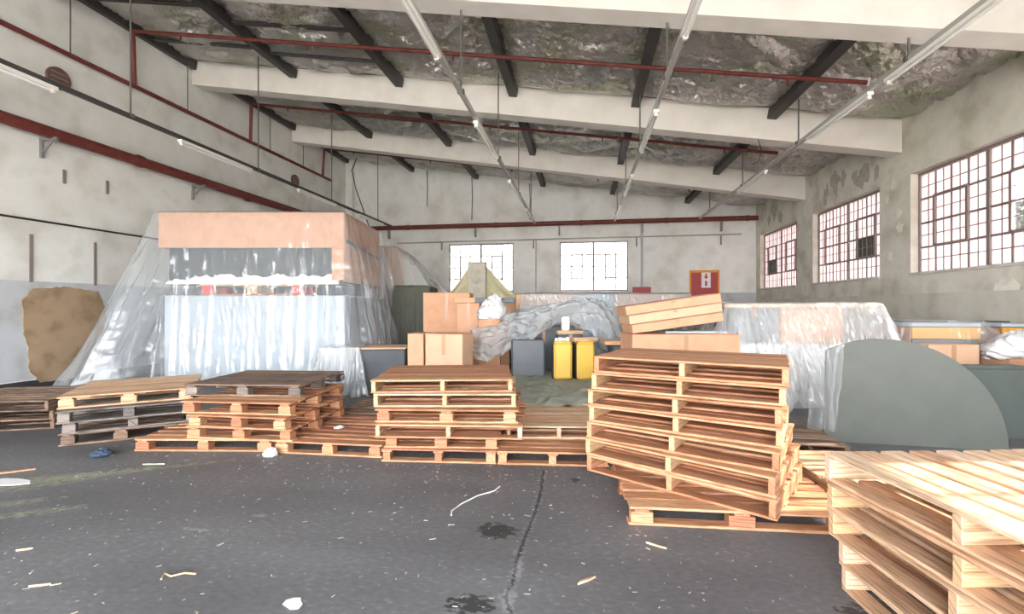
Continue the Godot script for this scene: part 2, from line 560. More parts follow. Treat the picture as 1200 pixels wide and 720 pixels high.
func build_pallets() -> void:
	# far left: low brown stack running out of the picture
	for k in 3:
		pallet(-6.95 + 0.05 * k, 5.35 - 0.03 * k + 0.02 * (k % 2), k * PH, -14 + 3 * k, 1.35, 1.1, brown, "brown weathered pallet, %s of the low stack cut by the left edge" % ordinal(k, 3), "low brown stack at the far left", {"n": 7})
	# left stack: pale pallet over grey ones
	var gl := "pallet stack with a pale top by the left wall"
	pallet(-4.86, 4.93, 0.0, -27, 1.05, 1.15, brown, "brown pallet with a pale block, lowest of the stack topped by a pale pallet", gl, {"blocks": true, "h": 0.135})
	pallet(-4.8, 4.9, 0.135, -31, 1.2, 1.15, grey, "silver grey pallet, second from the bottom under the pale topped stack", gl, {"blocks": true, "block": 0.1, "h": 0.135})
	pallet(-4.76, 4.8, 0.27, -29, 1.2, 1.15, grey, "silver grey pallet directly under the pale new pallet at left", gl, {"blocks": true, "block": 0.1, "h": 0.135})
	pallet(-4.84, 4.89, 0.405, -30, 1.2, 1.3, pine, "pale new pallet with close boards, topmost of the left stack", gl, {"blocks": true, "h": 0.135, "n": 10, "bw": 0.115})
	# the stack with a grey brown top
	var gc := "orange pallets under a grey brown one"
	pallet(-3.93, 4.78, 0.0, 1, 1.45, 1.2, honey, "wide orange pallet on the floor under the grey brown topped stack", gc, {"blocks": true, "block": 0.14})
	pallet(-3.4, 4.8, PH, 7, 1.18, 1.15, honey, "orange block pallet, second from the floor under the grey brown top", gc, {"blocks": true})
	pallet(-3.36, 4.76, PH * 2, 9, 1.12, 1.15, honey, "orange block pallet, third from the floor under the grey brown top", gc, {"blocks": true})
	pallet(-3.45, 4.8, PH * 3, 5, 1.2, 1.2, honey, "orange brown block pallet carrying the grey brown top pallet", gc, {"blocks": true, "n": 9, "bw": 0.115})
	var top := pallet(-3.62, 5.08, PH * 4, 3, 1.32, 1.12, brown, "grey brown pallet with white lettered end block, topmost of its stack", gc, {"blocks": true, "n": 9, "bw": 0.118, "post": grey})
	var plate := part(top, "black_end_block", bx(0.03, 0.085, 0.2), M.wire, Vector3(0.66, 0.055, -0.46))
	var tm := TextMesh.new()
	tm.text = "17"
	tm.font_size = 16
	tm.pixel_size = 0.005
	tm.depth = 0.003
	var num := part(plate, "lettering", tm, M.white, Vector3(0.017, 0, -0.02), Vector3(0, PI / 2, 0))
	# floor pallets between the stacks
	var gd := "pallets lying on the floor between the stacks"
	pallet(-2.44, 4.72, 0.0, 8, 1.16, 1.2, honey, "brown slatted pallet flat on the floor left of the centre stack", gd, {"blocks": true, "n": 8})
	pallet(-2.3, 5.98, 0.0, 6, 1.2, 1.1, brown, "flat pallet behind the slatted one left of the centre stack", gd, {"n": 7})
	# centre stack
	var ge := "centre stack of six pallets"
	pallet(-1.27, 4.46, 0.0, 4, 1.12, 1.15, honey, "lowest pallet of the centre stack, flat on the floor", ge, {"blocks": true, "block": 0.08})
	pallet(-1.25, 4.47, PH, 2, 1.12, 1.15, honey, "second pallet from the floor in the centre stack with wide blocks", ge, {"blocks": true, "block": 0.12})
	pallet(-1.3, 4.36, PH * 2, 3, 1.4, 1.15, honey, "third pallet from the floor in the centre stack, the widest", ge, {"post": pine})
	pallet(-1.32, 4.42, PH * 3, 2, 1.38, 1.15, honey, "fourth pallet from the floor in the centre stack with fat blocks", ge, {"blocks": true, "block": 0.14})
	pallet(-1.36, 4.5, PH * 4, 0, 1.4, 1.15, pine, "pallet directly under the top one in the centre stack", ge, {"post": [M.yellow_wood]})
	pallet(-1.39, 4.53, PH * 5, -3, 1.4, 1.15, honey, "topmost pallet of the centre stack with closed brown deck", ge, {"n": 10, "bw": 0.108, "post": [M.yellow_wood]})
	# between the centre stack and the tall stack
	var gf := "low pallets right of the centre stack"
	pallet(-0.14, 4.375, 0.0, 4, 1.05, 1.3, honey, "floor pallet between the centre stack and the tall stack", gf, {"blocks": true, "block": 0.07, "n": 9})
	pallet(-0.06, 4.8, PH, 2, 1.1, 1.0, pine, "slatted pallet lying on the floor pallet beside the tall stack", gf, {"n": 9})
	# tall stack
	var gg := "tall twisted stack of seven pallets"
	for k in 7:
		var q := k / 6.0
		var th: float = [41, 40, 36, 33, 31, 30, 30][k]
		var r0: float = [0.62, 0.61, 0.62, 0.64, 0.63, 0.66, 0.68][k]
		pallet(r0, 3.86, PH + k * 0.137, th, 1.41, 0.95, honey, "reddish pallet, %s of the tall twisted stack" % ordinal(k, 7), gg, {"h": 0.1365, "n": 8 if k < 6 else 9, "bw": 0.1, "post": [honey[2], M.yellow_wood, honey[4]]})
	# floor pallets right of it
	var gh := "floor pallets around the tall stack"
	pallet(0.8, 3.16, 0.0, 6, 1.5, 1.14, honey, "floor pallet carrying the tall twisted stack", gh, {"blocks": true, "block": 0.16, "n": 8, "bw": 0.11})
	pallet(1.09, 4.62, 0.0, 4, 1.45, 1.15, pine, "floor pallet behind the tall stack reaching right", gh, {"n": 8, "bw": 0.11})
	pallet(2.47, 3.32, 0.0, 3, 0.82, 1.1, pine, "short floor pallet between the tall stack and the near right stack", gh, {"n": 8})
	pallet(2.63, 4.66, 0.0, 12, 0.7, 0.85, brown, "brown floor pallet in front of the round grey panel", gh, {"n": 8, "bw": 0.11})
	pallet(1.5, 5.9, 0.0, 2, 1.6, 1.2, brown, "floor pallet at the foot of the sheeted bench", gh, {"n": 8})
	# near right stack
	var gi := "near stack of five pallets cut by the right edge"
	var rr := [1.75, 1.72, 1.68, 1.66, 1.66]
	for k in 5:
		pallet(rr[k], 2.46 - 0.02 * (k % 2), k * 0.146, 90 - 1.5 * k + 4, 1.42, 1.2, pine, "light pine pallet, %s of the near stack at the right edge" % ordinal(k, 5), gi, {"h": 0.1455, "n": 8, "bw": 0.112, "post": pine + [M.yellow_wood]})

# ------------------------------------------------------------------ the hall
func build_shell() -> void:
	var h0 := roof_y(XL)
	var fl := struct("floor", sheet(2, 2, func(s, t): return Vector3(lerpf(XL - 0.3, XR + 0.3, s), 0, lerpf(-DF + 0.3, -DB - 0.3, t))), M.floor, "dark worn concrete floor with stains and a crack")
	# map the floor texture by place
	var st := new_st()
	var uvf := func(p: Vector3) -> Vector2: return Vector2((p.x + 8.0) / 12.0, 1.0 - (-p.z - 1.5) / 6.5)
	var cs := [Vector3(XL - 0.3, 0, 6.3), Vector3(XR + 0.3, 0, 6.3), Vector3(XR + 0.3, 0, -DB - 0.3), Vector3(XL - 0.3, 0, -DB - 0.3)]
	quad(st, cs[0], cs[1], cs[2], cs[3], Vector3.UP, [uvf.call(cs[0]), uvf.call(cs[1]), uvf.call(cs[2]), uvf.call(cs[3])])
	var lo := []
	for c in cs: lo.append(c - Vector3(0, 0.2, 0))
	quad(st, lo[0], lo[1], lo[2], lo[3], Vector3.DOWN, [Vector2(0, 0), Vector2(0, 0), Vector2(0, 0), Vector2(0, 0)])
	for k in 4:
		var k2 := (k + 1) % 4
		quad(st, cs[k], cs[k2], lo[k2], lo[k], cs[k] + cs[k2] - cs[0] - cs[2], [Vector2(0, 0), Vector2(0, 0), Vector2(0, 0), Vector2(0, 0)])
	fl.mesh = done(st)

	# left wall
	var wl := struct("wall_left", boxes([span(XL - 0.3, XL, 0, h0 + 0.1, 6.3, -DB - 0.3)]), M.wall, "tall white plaster wall with stains and pipes")
	part(wl, "dado_band", bx(0.006, 1.74, DB - DF - 0.1, 0.0), M.dado, Vector3(XL + 0.003, 1.09, -(DB + DF) / 2))
	part(wl, "tar_skirting", bx(0.02, 0.2, DB - DF - 0.1, 0.0), M.tar, Vector3(XL + 0.01, 0.1, -(DB + DF) / 2))
	var ring := [Vector2(-0.7, 0.62), Vector2(-0.55, 0.84), Vector2(-0.2, 0.86), Vector2(0.0, 0.9), Vector2(0.3, 0.85), Vector2(0.55, 0.83), Vector2(0.66, 0.62), Vector2(0.72, 0.3), Vector2(0.66, 0.0), Vector2(0.62, -0.35), Vector2(0.55, -0.6), Vector2(0.4, -0.8), Vector2(0.0, -0.86), Vector2(-0.45, -0.84), Vector2(-0.6, -0.6), Vector2(-0.62, -0.2), Vector2(-0.7, 0.2)]
	var rag := []
	var rg := RandomNumberGenerator.new()
	rg.seed = 71
	for k in ring.size():
		for e in 5: rag.append((ring[k] as Vector2).lerp(ring[(k + 1) % ring.size()], e / 5.0) + Vector2(rg.randf_range(-0.02, 0.02), rg.randf_range(-0.015, 0.015)))
	var pp := part(wl, "bare_plaster_patch", prism(rag, 0.02), M.patch, Vector3(XL + 0.012, 0.99, -7.32), Vector3(0, PI / 2, 0))
	tag(pp, "brown bare plaster patch with ragged edge")
	for e in [[5.74, 7.17, 0.2], [5.77, 14.28, 0.2]]:
		var rv := part(wl, "round_vent", tube([Vector3(0, 0, 0), Vector3(0.05, 0, 0)], e[2], 24), M.patch_edge, Vector3(XL, e[0], -e[1]))
		for s in [-0.09, 0.0, 0.09]: part(rv, "vent_slat", bx(0.02, 0.02, 0.3), M.frame, Vector3(0.055, s, 0))
	for e in [[6.75, 2.36, 0.85], [7.83, 2.36, 0.86], [7.28, 3.95, 0.26], [8.07, 3.95, 0.28]]:
		part(wl, "rusty_wall_strip", bx(0.02, e[2], 0.05), M.frame, Vector3(XL + 0.012, e[1], -e[0]))

	# back wall with two windows
	var zb := -DB
	var ww := [[-5.33, -2.7], [-0.88, 1.7]]
	var sil := 2.12
	var lin := 4.02
	var hb := roof_y(XL) + 0.1
	var st2 := new_st()
	for e in [span(XL, XR, 0, sil, zb, zb - 0.3), span(XL, ww[0][0], sil, lin, zb, zb - 0.3), span(ww[0][1], ww[1][0], sil, lin, zb, zb - 0.3), span(ww[1][1], XR, sil, lin, zb, zb - 0.3)]:
		add_box(st2, e[0], e[1])
	var wb := struct("wall_back", done(st2), M.wall_back, "white back wall with two bright windows")
	part(wb, "gable_wall", hexa([Vector3(XL, lin, zb), Vector3(XR, lin, zb), Vector3(XR, lin, zb - 0.3), Vector3(XL, lin, zb - 0.3), Vector3(XL, roof_y(XL) + 0.1, zb), Vector3(XR, roof_y(XR) + 0.1, zb), Vector3(XR, roof_y(XR) + 0.1, zb - 0.3), Vector3(XL, roof_y(XL) + 0.1, zb - 0.3)]), M.wall_back)
	part(wb, "dado_band", bx(XR - XL, 1.98, 0.006, 0.0), M.dado, Vector3((XL + XR) / 2, 1.04, zb + 0.003))
	part(wb, "corner_pillar", bx(0.3, roof_y(XL) - 0.1, 0.25, 0.01), M.wall_back, Vector3(XL + 0.16, (roof_y(XL) - 0.1) / 2, zb + 0.13))
	for x in [-7.6, -5.6, -3.4, -1.2, 3.1]:
		part(wb, "cover_strip", bx(0.05, 2.3, 0.012), M.wall_back, Vector3(x, 5.95 - (x + 7.6) * 0.12, zb + 0.007))
	for k in 2:
		window(k + 1, Vector3((ww[k][0] + ww[k][1]) / 2, sil, zb - 0.12), 0.0, ww[k][1] - ww[k][0], lin - sil, {"bars": true, "cols": 3})

	# right wall with steel windows
	var rw := [[0.3, 3.55], [4.3, 5.91], [6.83, 9.91], [10.84, 13.72], [14.66, 17.5]]
	var sr := 2.12
	var lr := 4.05
	var st3 := new_st()
	var a0 := span(XR, XR + 0.32, 0, sr, 6.3, zb - 0.3)
	add_box(st3, a0[0], a0[1])
	a0 = span(XR, XR + 0.32, lr, roof_y(XR) + 0.1, 6.3, zb - 0.3)
	add_box(st3, a0[0], a0[1])
	var prev := DF - 0.3
	for e in rw + [[DB + 0.3, 0]]:
		a0 = span(XR, XR + 0.32, sr, lr, -prev, -e[0])
		add_box(st3, a0[0], a0[1])
		prev = e[1]
	var wr := struct("wall_right", done(st3), M.wall_right, "grey beige right wall with a row of steel windows")
	part(wr, "dado_band", bx(0.006, 1.7, DB - DF - 0.1, 0.0), M.dado_warm, Vector3(XR - 0.003, 0.9, -(DB + DF) / 2))
	for k in 5:
		window(k + 3, Vector3(XR + 0.16, sr, -(rw[k][0] + rw[k][1]) / 2), -PI / 2, rw[k][1] - rw[k][0], lr - sr, {"dark": [[], [], [], [1], [0]][k], "open": k == 2, "glass": M.clear_pane if k < 2 else M.pane})
		part(wr, "window_sill", bx(0.36, 0.05, rw[k][1] - rw[k][0], 0.006), M.sill, Vector3(XR + 0.14, sr + 0.005, -(rw[k][0] + rw[k][1]) / 2))
	var g := RandomNumberGenerator.new()
	g.seed = 12
	for k in 26:
		var d := g.randf_range(10.9, 13.2) if k < 14 else g.randf_range(14.8, 17.0) if k < 21 else g.randf_range(10.2, 10.7)
		var y := (4.55 + g.randf_range(-0.22, 0.2)) if k < 21 else g.randf_range(2.5, 4.1)
		part(wr, "peeled_paint_patch", prism(blob(g.randf_range(0.06, 0.2), g.randf_range(0.12, 0.26) if k < 21 else 0.1, 11, 0.35, 60 + k), 0.006), M.peel if k < 21 else M.peel_light, Vector3(XR - 0.002 - 0.0004 * k, y, -d), Vector3(0, PI / 2, 0))
	part(wr, "stained_plaster_mark", prism(blob(0.24, 0.26, 9, 0.25, 90), 0.006), M.peel_light, Vector3(XR - 0.002, 1.72, -7.9), Vector3(0, PI / 2, 0))

	# front wall behind the photographer, with the open loading door
	var st4 := new_st()
	for e in [span(XL, -7.6, 0, 5.0, 6.0, 6.3), span(3.6, XR, 0, 5.0, 6.0, 6.3), span(XL, XR, 5.0, 7.7, 6.0, 6.3)]:
		add_box(st4, e[0], e[1])
	struct("wall_front", done(st4), M.wall, "front wall with an open loading door, behind the viewer")

	# roof: slab, foil blankets, purlins
	var yl := roof_y(XL - 0.3)
	var yr := roof_y(XR + 0.4)
	var up := Vector3(0, 0.14, 0)
	var q := [Vector3(XL - 0.3, yl + 0.06, 6.3), Vector3(XR + 0.4, yr + 0.06, 6.3), Vector3(XR + 0.4, yr + 0.06, zb - 0.3), Vector3(XL - 0.3, yl + 0.06, zb - 0.3)]
	var ce := struct("ceiling", hexa([q[0], q[1], q[2], q[3], q[0] + up, q[1] + up, q[2] + up, q[3] + up]), M.roof, "sloping roof lined with crumpled foil insulation")
	var px := [XL, -6.85, -4.18, -1.52, 1.12, 3.83, XR]
	var bays := [[6.66, 10.12], [10.5, 14.12], [14.5, 17.88]]
	for b in 3:
		for i in 6:
			part(ce, "foil_blanket", foil(px[i], px[i + 1], bays[b][0], bays[b][1], i * 7 + b), M.foil)
		for i in range(0, 6):
			var x: float = px[i] + (0.08 if i == 0 else 0.0)
			var len: float = bays[b][1] - bays[b][0]
			part(ce, "purlin", bx(0.18, 0.2, len), M.steel, Vector3(x, roof_y(x) - 0.12, -(bays[b][0] + bays[b][1]) / 2), Vector3(0, 0, atan(-0.1545)))
	for e in [[-6.7, -4.3, 8.0], [-6.7, -4.3, 9.1], [-9.4, -6.95, 7.5], [-9.4, -6.95, 8.9], [-6.7, -4.3, 12.3]]:
		var xm: float = (e[0] + e[1]) / 2
		part(ce, "cross_board", bx(e[1] - e[0], 0.03, 0.12), M.steel, Vector3(xm, roof_y(xm) - 0.17, -e[2]), Vector3(0, 0, atan(-0.1545)))

	# sloping concrete beams
	var bl := ["nearest white concrete roof beam crossing the top of the picture", "middle white concrete roof beam, second from the back wall", "farthest white concrete roof beam, next to the back wall"]
	for b in 3:
		var d: float = [6.28, 10.15, 14.15][b]
		var m := hexa([Vector3(XL, roof_y(XL) - 0.58, -d), Vector3(XR, roof_y(XR) - 0.64, -d), Vector3(XR, roof_y(XR) - 0.64, -d - 0.34), Vector3(XL, roof_y(XL) - 0.58, -d - 0.34), Vector3(XL, roof_y(XL) + 0.03, -d), Vector3(XR, roof_y(XR) + 0.03, -d), Vector3(XR, roof_y(XR) + 0.03, -d - 0.34), Vector3(XL, roof_y(XL) + 0.03, -d - 0.34)])
		one("roof_beam", m, M.beam, bl[b], "roof beam", Vector3.ZERO, 0.0, "white concrete roof beams")

func foil(x0: float, x1: float, d0: float, d1: float, sd: int) -> ArrayMesh:
	var rows := 4.0
	var fn := func(s: float, t: float) -> Vector3:
		var x := lerpf(x0, x1, s)
		var d := lerpf(d0, d1, t)
		var across := sin(PI * s)
		var hold := clampf(minf(t, 1.0 - t) * 9.0, 0.0, 1.0)
		var wob := nz.get_noise_2d(x * 0.9 + sd * 9.0, d * 0.6)
		var fold := absf(sin(PI * (t * rows + wob * 0.6 + sd * 0.17)))
		var crease := 0.05 * (1.0 - 2.0 * absf(nz2.get_noise_2d(x * 1.4 + sd, d * 3.2))) + 0.028 * (1.0 - 2.0 * absf(nz2.get_noise_2d(x * 4.0 - d * 1.5, d * 6.0 + sd))) + 0.012 * nz2.get_noise_2d(x * 14.0, d * 14.0)
		return Vector3(x, roof_y(x) + 0.07 - (0.04 * across + 0.14 * fold * (0.4 + 0.6 * across) + crease) * (0.15 + 0.85 * hold) - 0.03, -d)
	var col := func(s: float, t: float, p: Vector3) -> Color:
		var k := nz2.get_noise_2d(p.x * 3.0, p.z * 5.0) * 0.5 + nz.get_noise_2d(p.x * 0.7 + 30.0, p.z * 0.7) * 0.5
		var c := Color(0.68, 0.66, 0.63) * (1.0 + 0.3 * k)
		var gr := nz.get_noise_2d(p.x * 0.55 + 80.0, p.z * 0.9) + 0.25 * nz2.get_noise_2d(p.x * 6.0, p.z * 6.0)
		if p.x > -5.0 and p.x < 2.5: gr += 0.1
		if gr > 0.14: c = c.lerp(Color(0.44, 0.5, 0.3), clampf((gr - 0.14) * 2.5, 0.0, 0.5))
		c.a = 1.0
		return c
	return sheet(56, 90, fn, col)

# w, h: the opening; local x runs right as seen from inside
func window(n: int, at: Vector3, turn: float, w: float, h: float, o := {}) -> void:
	var root := Node3D.new()
	root.name = "window_%d" % n
	add_child(root)
	root.position = at
	root.rotation.y = turn
	tag(root, "", "", "", "structure")
	var cols: int = o.get("cols", 4)
	var f := 0.05
	part(root, "frame_head", bx(w, f, 0.06, 0.006), M.frame, Vector3(0, h - f / 2, 0))
	part(root, "frame_sill", bx(w, f, 0.06, 0.006), M.frame, Vector3(0, f / 2, 0))
	for s in [-1, 1]: part(root, "frame_jamb", bx(f, h - 2 * f, 0.06, 0.006), M.frame, Vector3(s * (w / 2 - f / 2), h / 2, 0))
	part(root, "mullion", bx(0.07, h - 2 * f, 0.07, 0.006), M.frame, Vector3(0, h / 2, 0))
	var hw := (w - 2 * f - 0.07) / 2
	var cw := hw / cols
	var ch := (h - 2 * f) / 4
	var dark: Array = o.get("dark", [])
	for side in 2:
		var x0 := -w / 2 + f if side == 0 else 0.035
		for c in range(1, cols): part(root, "glazing_bar", bx(0.034, h - 2 * f, 0.03, 0.003), M.frame, Vector3(x0 + c * cw, h / 2, 0))
		for r in range(1, 4): part(root, "glazing_bar", bx(hw, 0.036, 0.034, 0.003), M.frame, Vector3(x0 + hw / 2, f + r * ch, 0))
		for c in cols: part(root, "lead_bar", bx(0.015, h - 2 * f, 0.018, 0.0), M.frame, Vector3(x0 + (c + 0.5) * cw, h / 2, 0))
		for r in 4: part(root, "lead_bar", bx(hw, 0.015, 0.02, 0.0), M.frame, Vector3(x0 + hw / 2, f + (r + 0.5) * ch, 0))
		var cs := Node3D.new()          # the opening light in the middle
		cs.name = "casement"
		root.add_child(cs, true)
		var cx := x0 + 2 * cw if cols == 4 else x0 + 1.5 * cw
		var wid := 2 * cw if cols == 4 else cw
		cs.position = Vector3(cx, f + 2 * ch, 0.028)
		for s in [-1, 1]:
			part(cs, "casement_bar", bx(0.05, 2 * ch, 0.04, 0.004), M.frame, Vector3(s * wid / 2, 0, 0))
			part(cs, "casement_bar", bx(wid, 0.05, 0.04, 0.004), M.frame, Vector3(0, s * ch, 0))
		part(cs, "casement_bar", bx(wid, 0.03, 0.035, 0.004), M.frame, Vector3.ZERO)
		for c in cols:
			for r in 4:
				var inside: bool = (r == 1 or r == 2) and absf(x0 + (c + 0.5) * cw - cx) < wid / 2
				var low: bool = inside and side == 1
				var m: Material = o.get("glass", M.back_pane)
				if o.get("open", false) and low: m = M.clear_pane
				elif not o.get("open", false) and inside and r == 1:
					if dark.has(side): m = M.dark_pane
				var at2 := Vector3(x0 + (c + 0.5) * cw, f + (r + 0.5) * ch, 0.0)
				part(cs if inside else root, "pane", bx(cw - 0.004, ch - 0.004, 0.004, 0.0), m, at2 - (cs.position if inside else Vector3.ZERO))
	if o.get("bars", false):
		for k in 14: part(root, "security_bar", bx(0.02, 0.42, 0.02, 0.0), M.frame, Vector3(-w / 2 + (k + 0.5) * w / 14, 0.24, -0.1))
		part(root, "security_rail", bx(w - 0.04, 0.03, 0.02, 0.0), M.frame, Vector3(0, 0.46, -0.1))

# ------------------------------------------------------------------ services
func build_services() -> void:
	# light tracks
	var tl := ["cable tray with fluorescent battens along the left wall", "leftmost of three hanging light tracks over the middle of the hall", "middle of three hanging light tracks, over the tall stack", "right hanging light track nearest the steel windows"]
	for k in 4:
		var x: float = [-7.31, -1.75, 1.13, 4.06][k]
		var y := 4.62
		var t := thing("light_track", tl[k], "light track", Vector3(x, y, 0), 0.0, "hanging light tracks")
		part(t, "rail", bx(0.06, 0.07, 17.0 - 1.2), M.steel if k == 0 else M.rail, Vector3(0, 0, -9.1))
		for d in ([4.5, 8.35, 11.9, 15.2] if k != 3 else [4.2, 6.0, 8.2, 12.0]):
			var b := part(t, "batten", bx(0.085, 0.05, 1.85), M.batten, Vector3(0, -0.062, -d))
			part(b, "tube", tube([Vector3(0, -0.045, -0.86), Vector3(0, -0.045, 0.86)], 0.018, 8), M.tube)
			for s in [-1, 1]: part(b, "end_cap", bx(0.05, 0.05, 0.04), M.batten, Vector3(0, -0.045, s * 0.88))
		for d in [3.4, 6.5, 9.5, 12.6, 15.7]:
			var top := roof_y(x) + 0.02
			part(t, "hanger_rod", tube([Vector3(0, 0.03, -d), Vector3(0, top - y, -d)], 0.014, 6), M.rod)
			part(t, "hanger_clip", bx(0.1, 0.06, 0.07), M.rod, Vector3(0, 0.01, -d))
	# red mains
	var pm := thing("red_main_pipe", "thick red sprinkler main running along the left wall", "pipe")
	part(pm, "pipe", tube([Vector3(XL + 0.24, 4.55, 4.0), Vector3(XL + 0.24, 4.68, -17.5)], 0.105, 14), M.red_pipe)
	for d in [6.9, 10.15, 13.6]:
		part(pm, "coupling", tube([Vector3(XL + 0.24, 4.63, -d - 1.6), Vector3(XL + 0.24, 4.63, -d - 1.72)], 0.125, 14), M.red_pipe)
		var br := part(pm, "bracket", bx(0.05, 0.36, 0.05), M.bracket, Vector3(XL + 0.03, 4.36, -d))
		part(br, "bracket_arm", bx(0.36, 0.05, 0.05), M.bracket, Vector3(0.17, 0.15, 0))
		part(br, "bracket_strut", bx(0.3, 0.03, 0.03), M.bracket, Vector3(0.14, 0.03, 0), Vector3(0, 0, 0.75))
	var pb := thing("red_main_pipe", "red sprinkler main running level across the back wall", "pipe")
	part(pb, "pipe", tube([Vector3(XL + 0.5, 4.7, -17.66), Vector3(6.2, 4.7, -17.66)], 0.085, 14), M.red_pipe)
	for x in [-7.8, -4.2, -0.9, 2.2, 5.0]:
		part(pb, "bracket", bx(0.05, 0.34, 0.2), M.bracket, Vector3(x, 4.44, -17.79))
		part(pb, "coupling", tube([Vector3(x + 0.8, 4.7, -17.66), Vector3(x + 0.9, 4.7, -17.66)], 0.1, 12), M.red_pipe)
	# upper branch line with risers and the cross pipes under the roof
	var up := thing("red_branch_pipe", "thin red branch pipe high on the left wall with risers", "pipe")
	part(up, "pipe", tube([Vector3(XL + 0.12, 6.1, 4.0), Vector3(XL + 0.12, 6.34, -16.4)], 0.045, 10), M.red_pipe)
	var dd := [8.35, 11.85, 15.6]
	for k in 3:
		var yb: float = 6.16 + 0.0115 * dd[k]
		part(up, "riser", tube([Vector3(XL + 0.12, yb, -dd[k] - 0.2), Vector3(XL + 0.3, roof_y(XL + 0.3) - 0.3, -dd[k])], 0.045, 10), M.red_pipe)
	for d in [7.3, 9.9, 12.9, 14.6]:
		part(up, "hanger_rod", tube([Vector3(XL + 0.12, 6.1 + 0.0115 * d, -d), Vector3(XL + 0.12, roof_y(XL) - 0.1, -d)], 0.012, 6), M.rod)
	var cl := ["red sprinkler pipe crossing the roof bay nearest the viewer", "red sprinkler pipe crossing the middle roof bay", "red sprinkler pipe crossing the last roof bay by the back wall"]
	for k in 3:
		var c := thing("red_cross_pipe", cl[k], "pipe", Vector3.ZERO, 0.0, "sprinkler pipes under the roof")
		var x1 := 4.6
		part(c, "pipe", tube([Vector3(XL + 0.3, roof_y(XL + 0.3) - 0.3, -dd[k]), Vector3(x1, roof_y(x1) - 0.26, -dd[k])], 0.036, 10), M.red_pipe)
		for i in 5:
			var x: float = -8.2 + i * 2.9
			var y := roof_y(x) - 0.3
			part(c, "sprinkler_head", tube([Vector3(x, y, -dd[k]), Vector3(x, y - 0.1, -dd[k])], 0.018, 8), M.red_pipe)
		for i in 4:
			var x: float = -6.85 + i * 2.665
			part(c, "hanger", tube([Vector3(x, roof_y(x) - 0.27, -dd[k]), Vector3(x, roof_y(x) - 0.1, -dd[k])], 0.012, 6), M.rod)
	# conduits
	one("cable_conduit", tube([Vector3(XL + 0.03, 3.0, 4.0), Vector3(XL + 0.03, 3.06, -11.0)], 0.018, 8), M.wire, "thin black conduit running along the left wall at head height", "conduit")
	var cb := thing("cable_conduit", "thin grey conduit across the back wall just above the windows", "conduit")
	part(cb, "pipe", tube([Vector3(-7.5, 4.1, -17.84), Vector3(5.7, 4.16, -17.84)], 0.026, 8), M.rail)
	for x in [-5.6, -1.9, 2.0, 5.0]: part(cb, "bracket", bx(0.05, 0.34, 0.06), M.bracket, Vector3(x, 3.95, -17.85))
	one("drop_pipe", tube([Vector3(-1.8, 4.12, -17.785), Vector3(-1.8, 2.05, -17.785), Vector3(1.8, 2.05, -17.785)], 0.02, 8), M.rail, "thin dark pipe dropping between the two back windows", "pipe")
	one("drop_pipe", tube([Vector3(2.18, 4.6, -17.76), Vector3(2.18, 2.26, -17.76)], 0.045, 10), M.dado, "pale grey pipe right of the back window down to a red box", "pipe")
	one("fuse_box", bx(0.66, 0.24, 0.12, 0.01), M.sign_red, "small dull red box on the back wall under the pale pipe", "box", Vector3(2.18, 2.13, -17.83))
	for e in [[-4.35, 6.75, 4.95, "dark wire hanging from the roof on the back wall above left window"], [-2.05, 6.3, 4.9, "thin wire hanging at the back wall left of the middle light track"], [-6.2, 7.0, 5.55, "short frayed cord hanging from the roof by the far left corner"]]:
		one("hanging_wire", tube([Vector3(e[0], e[1], -17.8), Vector3(e[0] + 0.03, (e[1] + e[2]) / 2, -17.78), Vector3(e[0], e[2], -17.8)], 0.014, 6), M.wire, e[3], "wire")
	one("hanging_wire", tube([Vector3(-8.75, 7.47, -17.0), Vector3(-9.0, 6.9, -17.0), Vector3(-8.85, 6.2, -17.0), Vector3(-8.25, 4.68, -16.9)], 0.02, 6), M.wire, "black cable hanging down to the end of the left cable tray", "wire")
	one("hanging_wire", tube([Vector3(3.55, 4.95, -10.1), Vector3(3.62, 4.7, -10.12), Vector3(3.58, 4.5, -10.13), Vector3(3.45, 4.42, -10.1)], 0.008, 6), M.wire, "thin loose wire on the face of the middle roof beam", "wire")
	# fire point sign
	var fs := thing("fire_point_board", "red board with yellow edge and white extinguisher sign on back wall", "sign", Vector3(4.43, 1.59, -17.87))
	part(fs, "yellow_edge", bx(1.05, 1.27, 0.03, 0.004), M.sign_yellow, Vector3(0, 0.635, 0))
	part(fs, "red_board", bx(0.93, 1.17, 0.02, 0.003), M.sign_red, Vector3(0, 0.6, 0.018))
	var wl := part(fs, "white_label", bx(0.32, 0.56, 0.008, 0.002), M.white, Vector3(0.05, 0.9, 0.032))
	part(wl, "arrow_mark", prism([Vector2(-0.1, 0.13), Vector2(-0.03, 0.1), Vector2(-0.03, 0.22), Vector2(0.03, 0.22), Vector2(0.03, 0.1), Vector2(0.1, 0.13), Vector2(0.0, 0.01)], 0.004), M.sign_red, Vector3(0, 0.02, 0.006))
	part(wl, "extinguisher_mark", prism([Vector2(-0.04, -0.22), Vector2(0.04, -0.22), Vector2(0.04, -0.06), Vector2(0.015, -0.02), Vector2(-0.015, -0.02), Vector2(-0.04, -0.06)], 0.004), M.sign_red, Vector3(0, 0, 0.006))
	var sp := part(fs, "striped_plate", bx(0.42, 0.3, 0.008, 0.002), M.white, Vector3(0.02, 0.18, 0.032))
	for k in 4:
		var x := -0.2 + k * 0.11
		part(sp, "red_stripe", prism([Vector2(x, -0.14), Vector2(x + 0.05, -0.14), Vector2(x + 0.09, 0.14), Vector2(x + 0.04, 0.14)], 0.004), M.sign_red, Vector3(0, 0, 0.006))

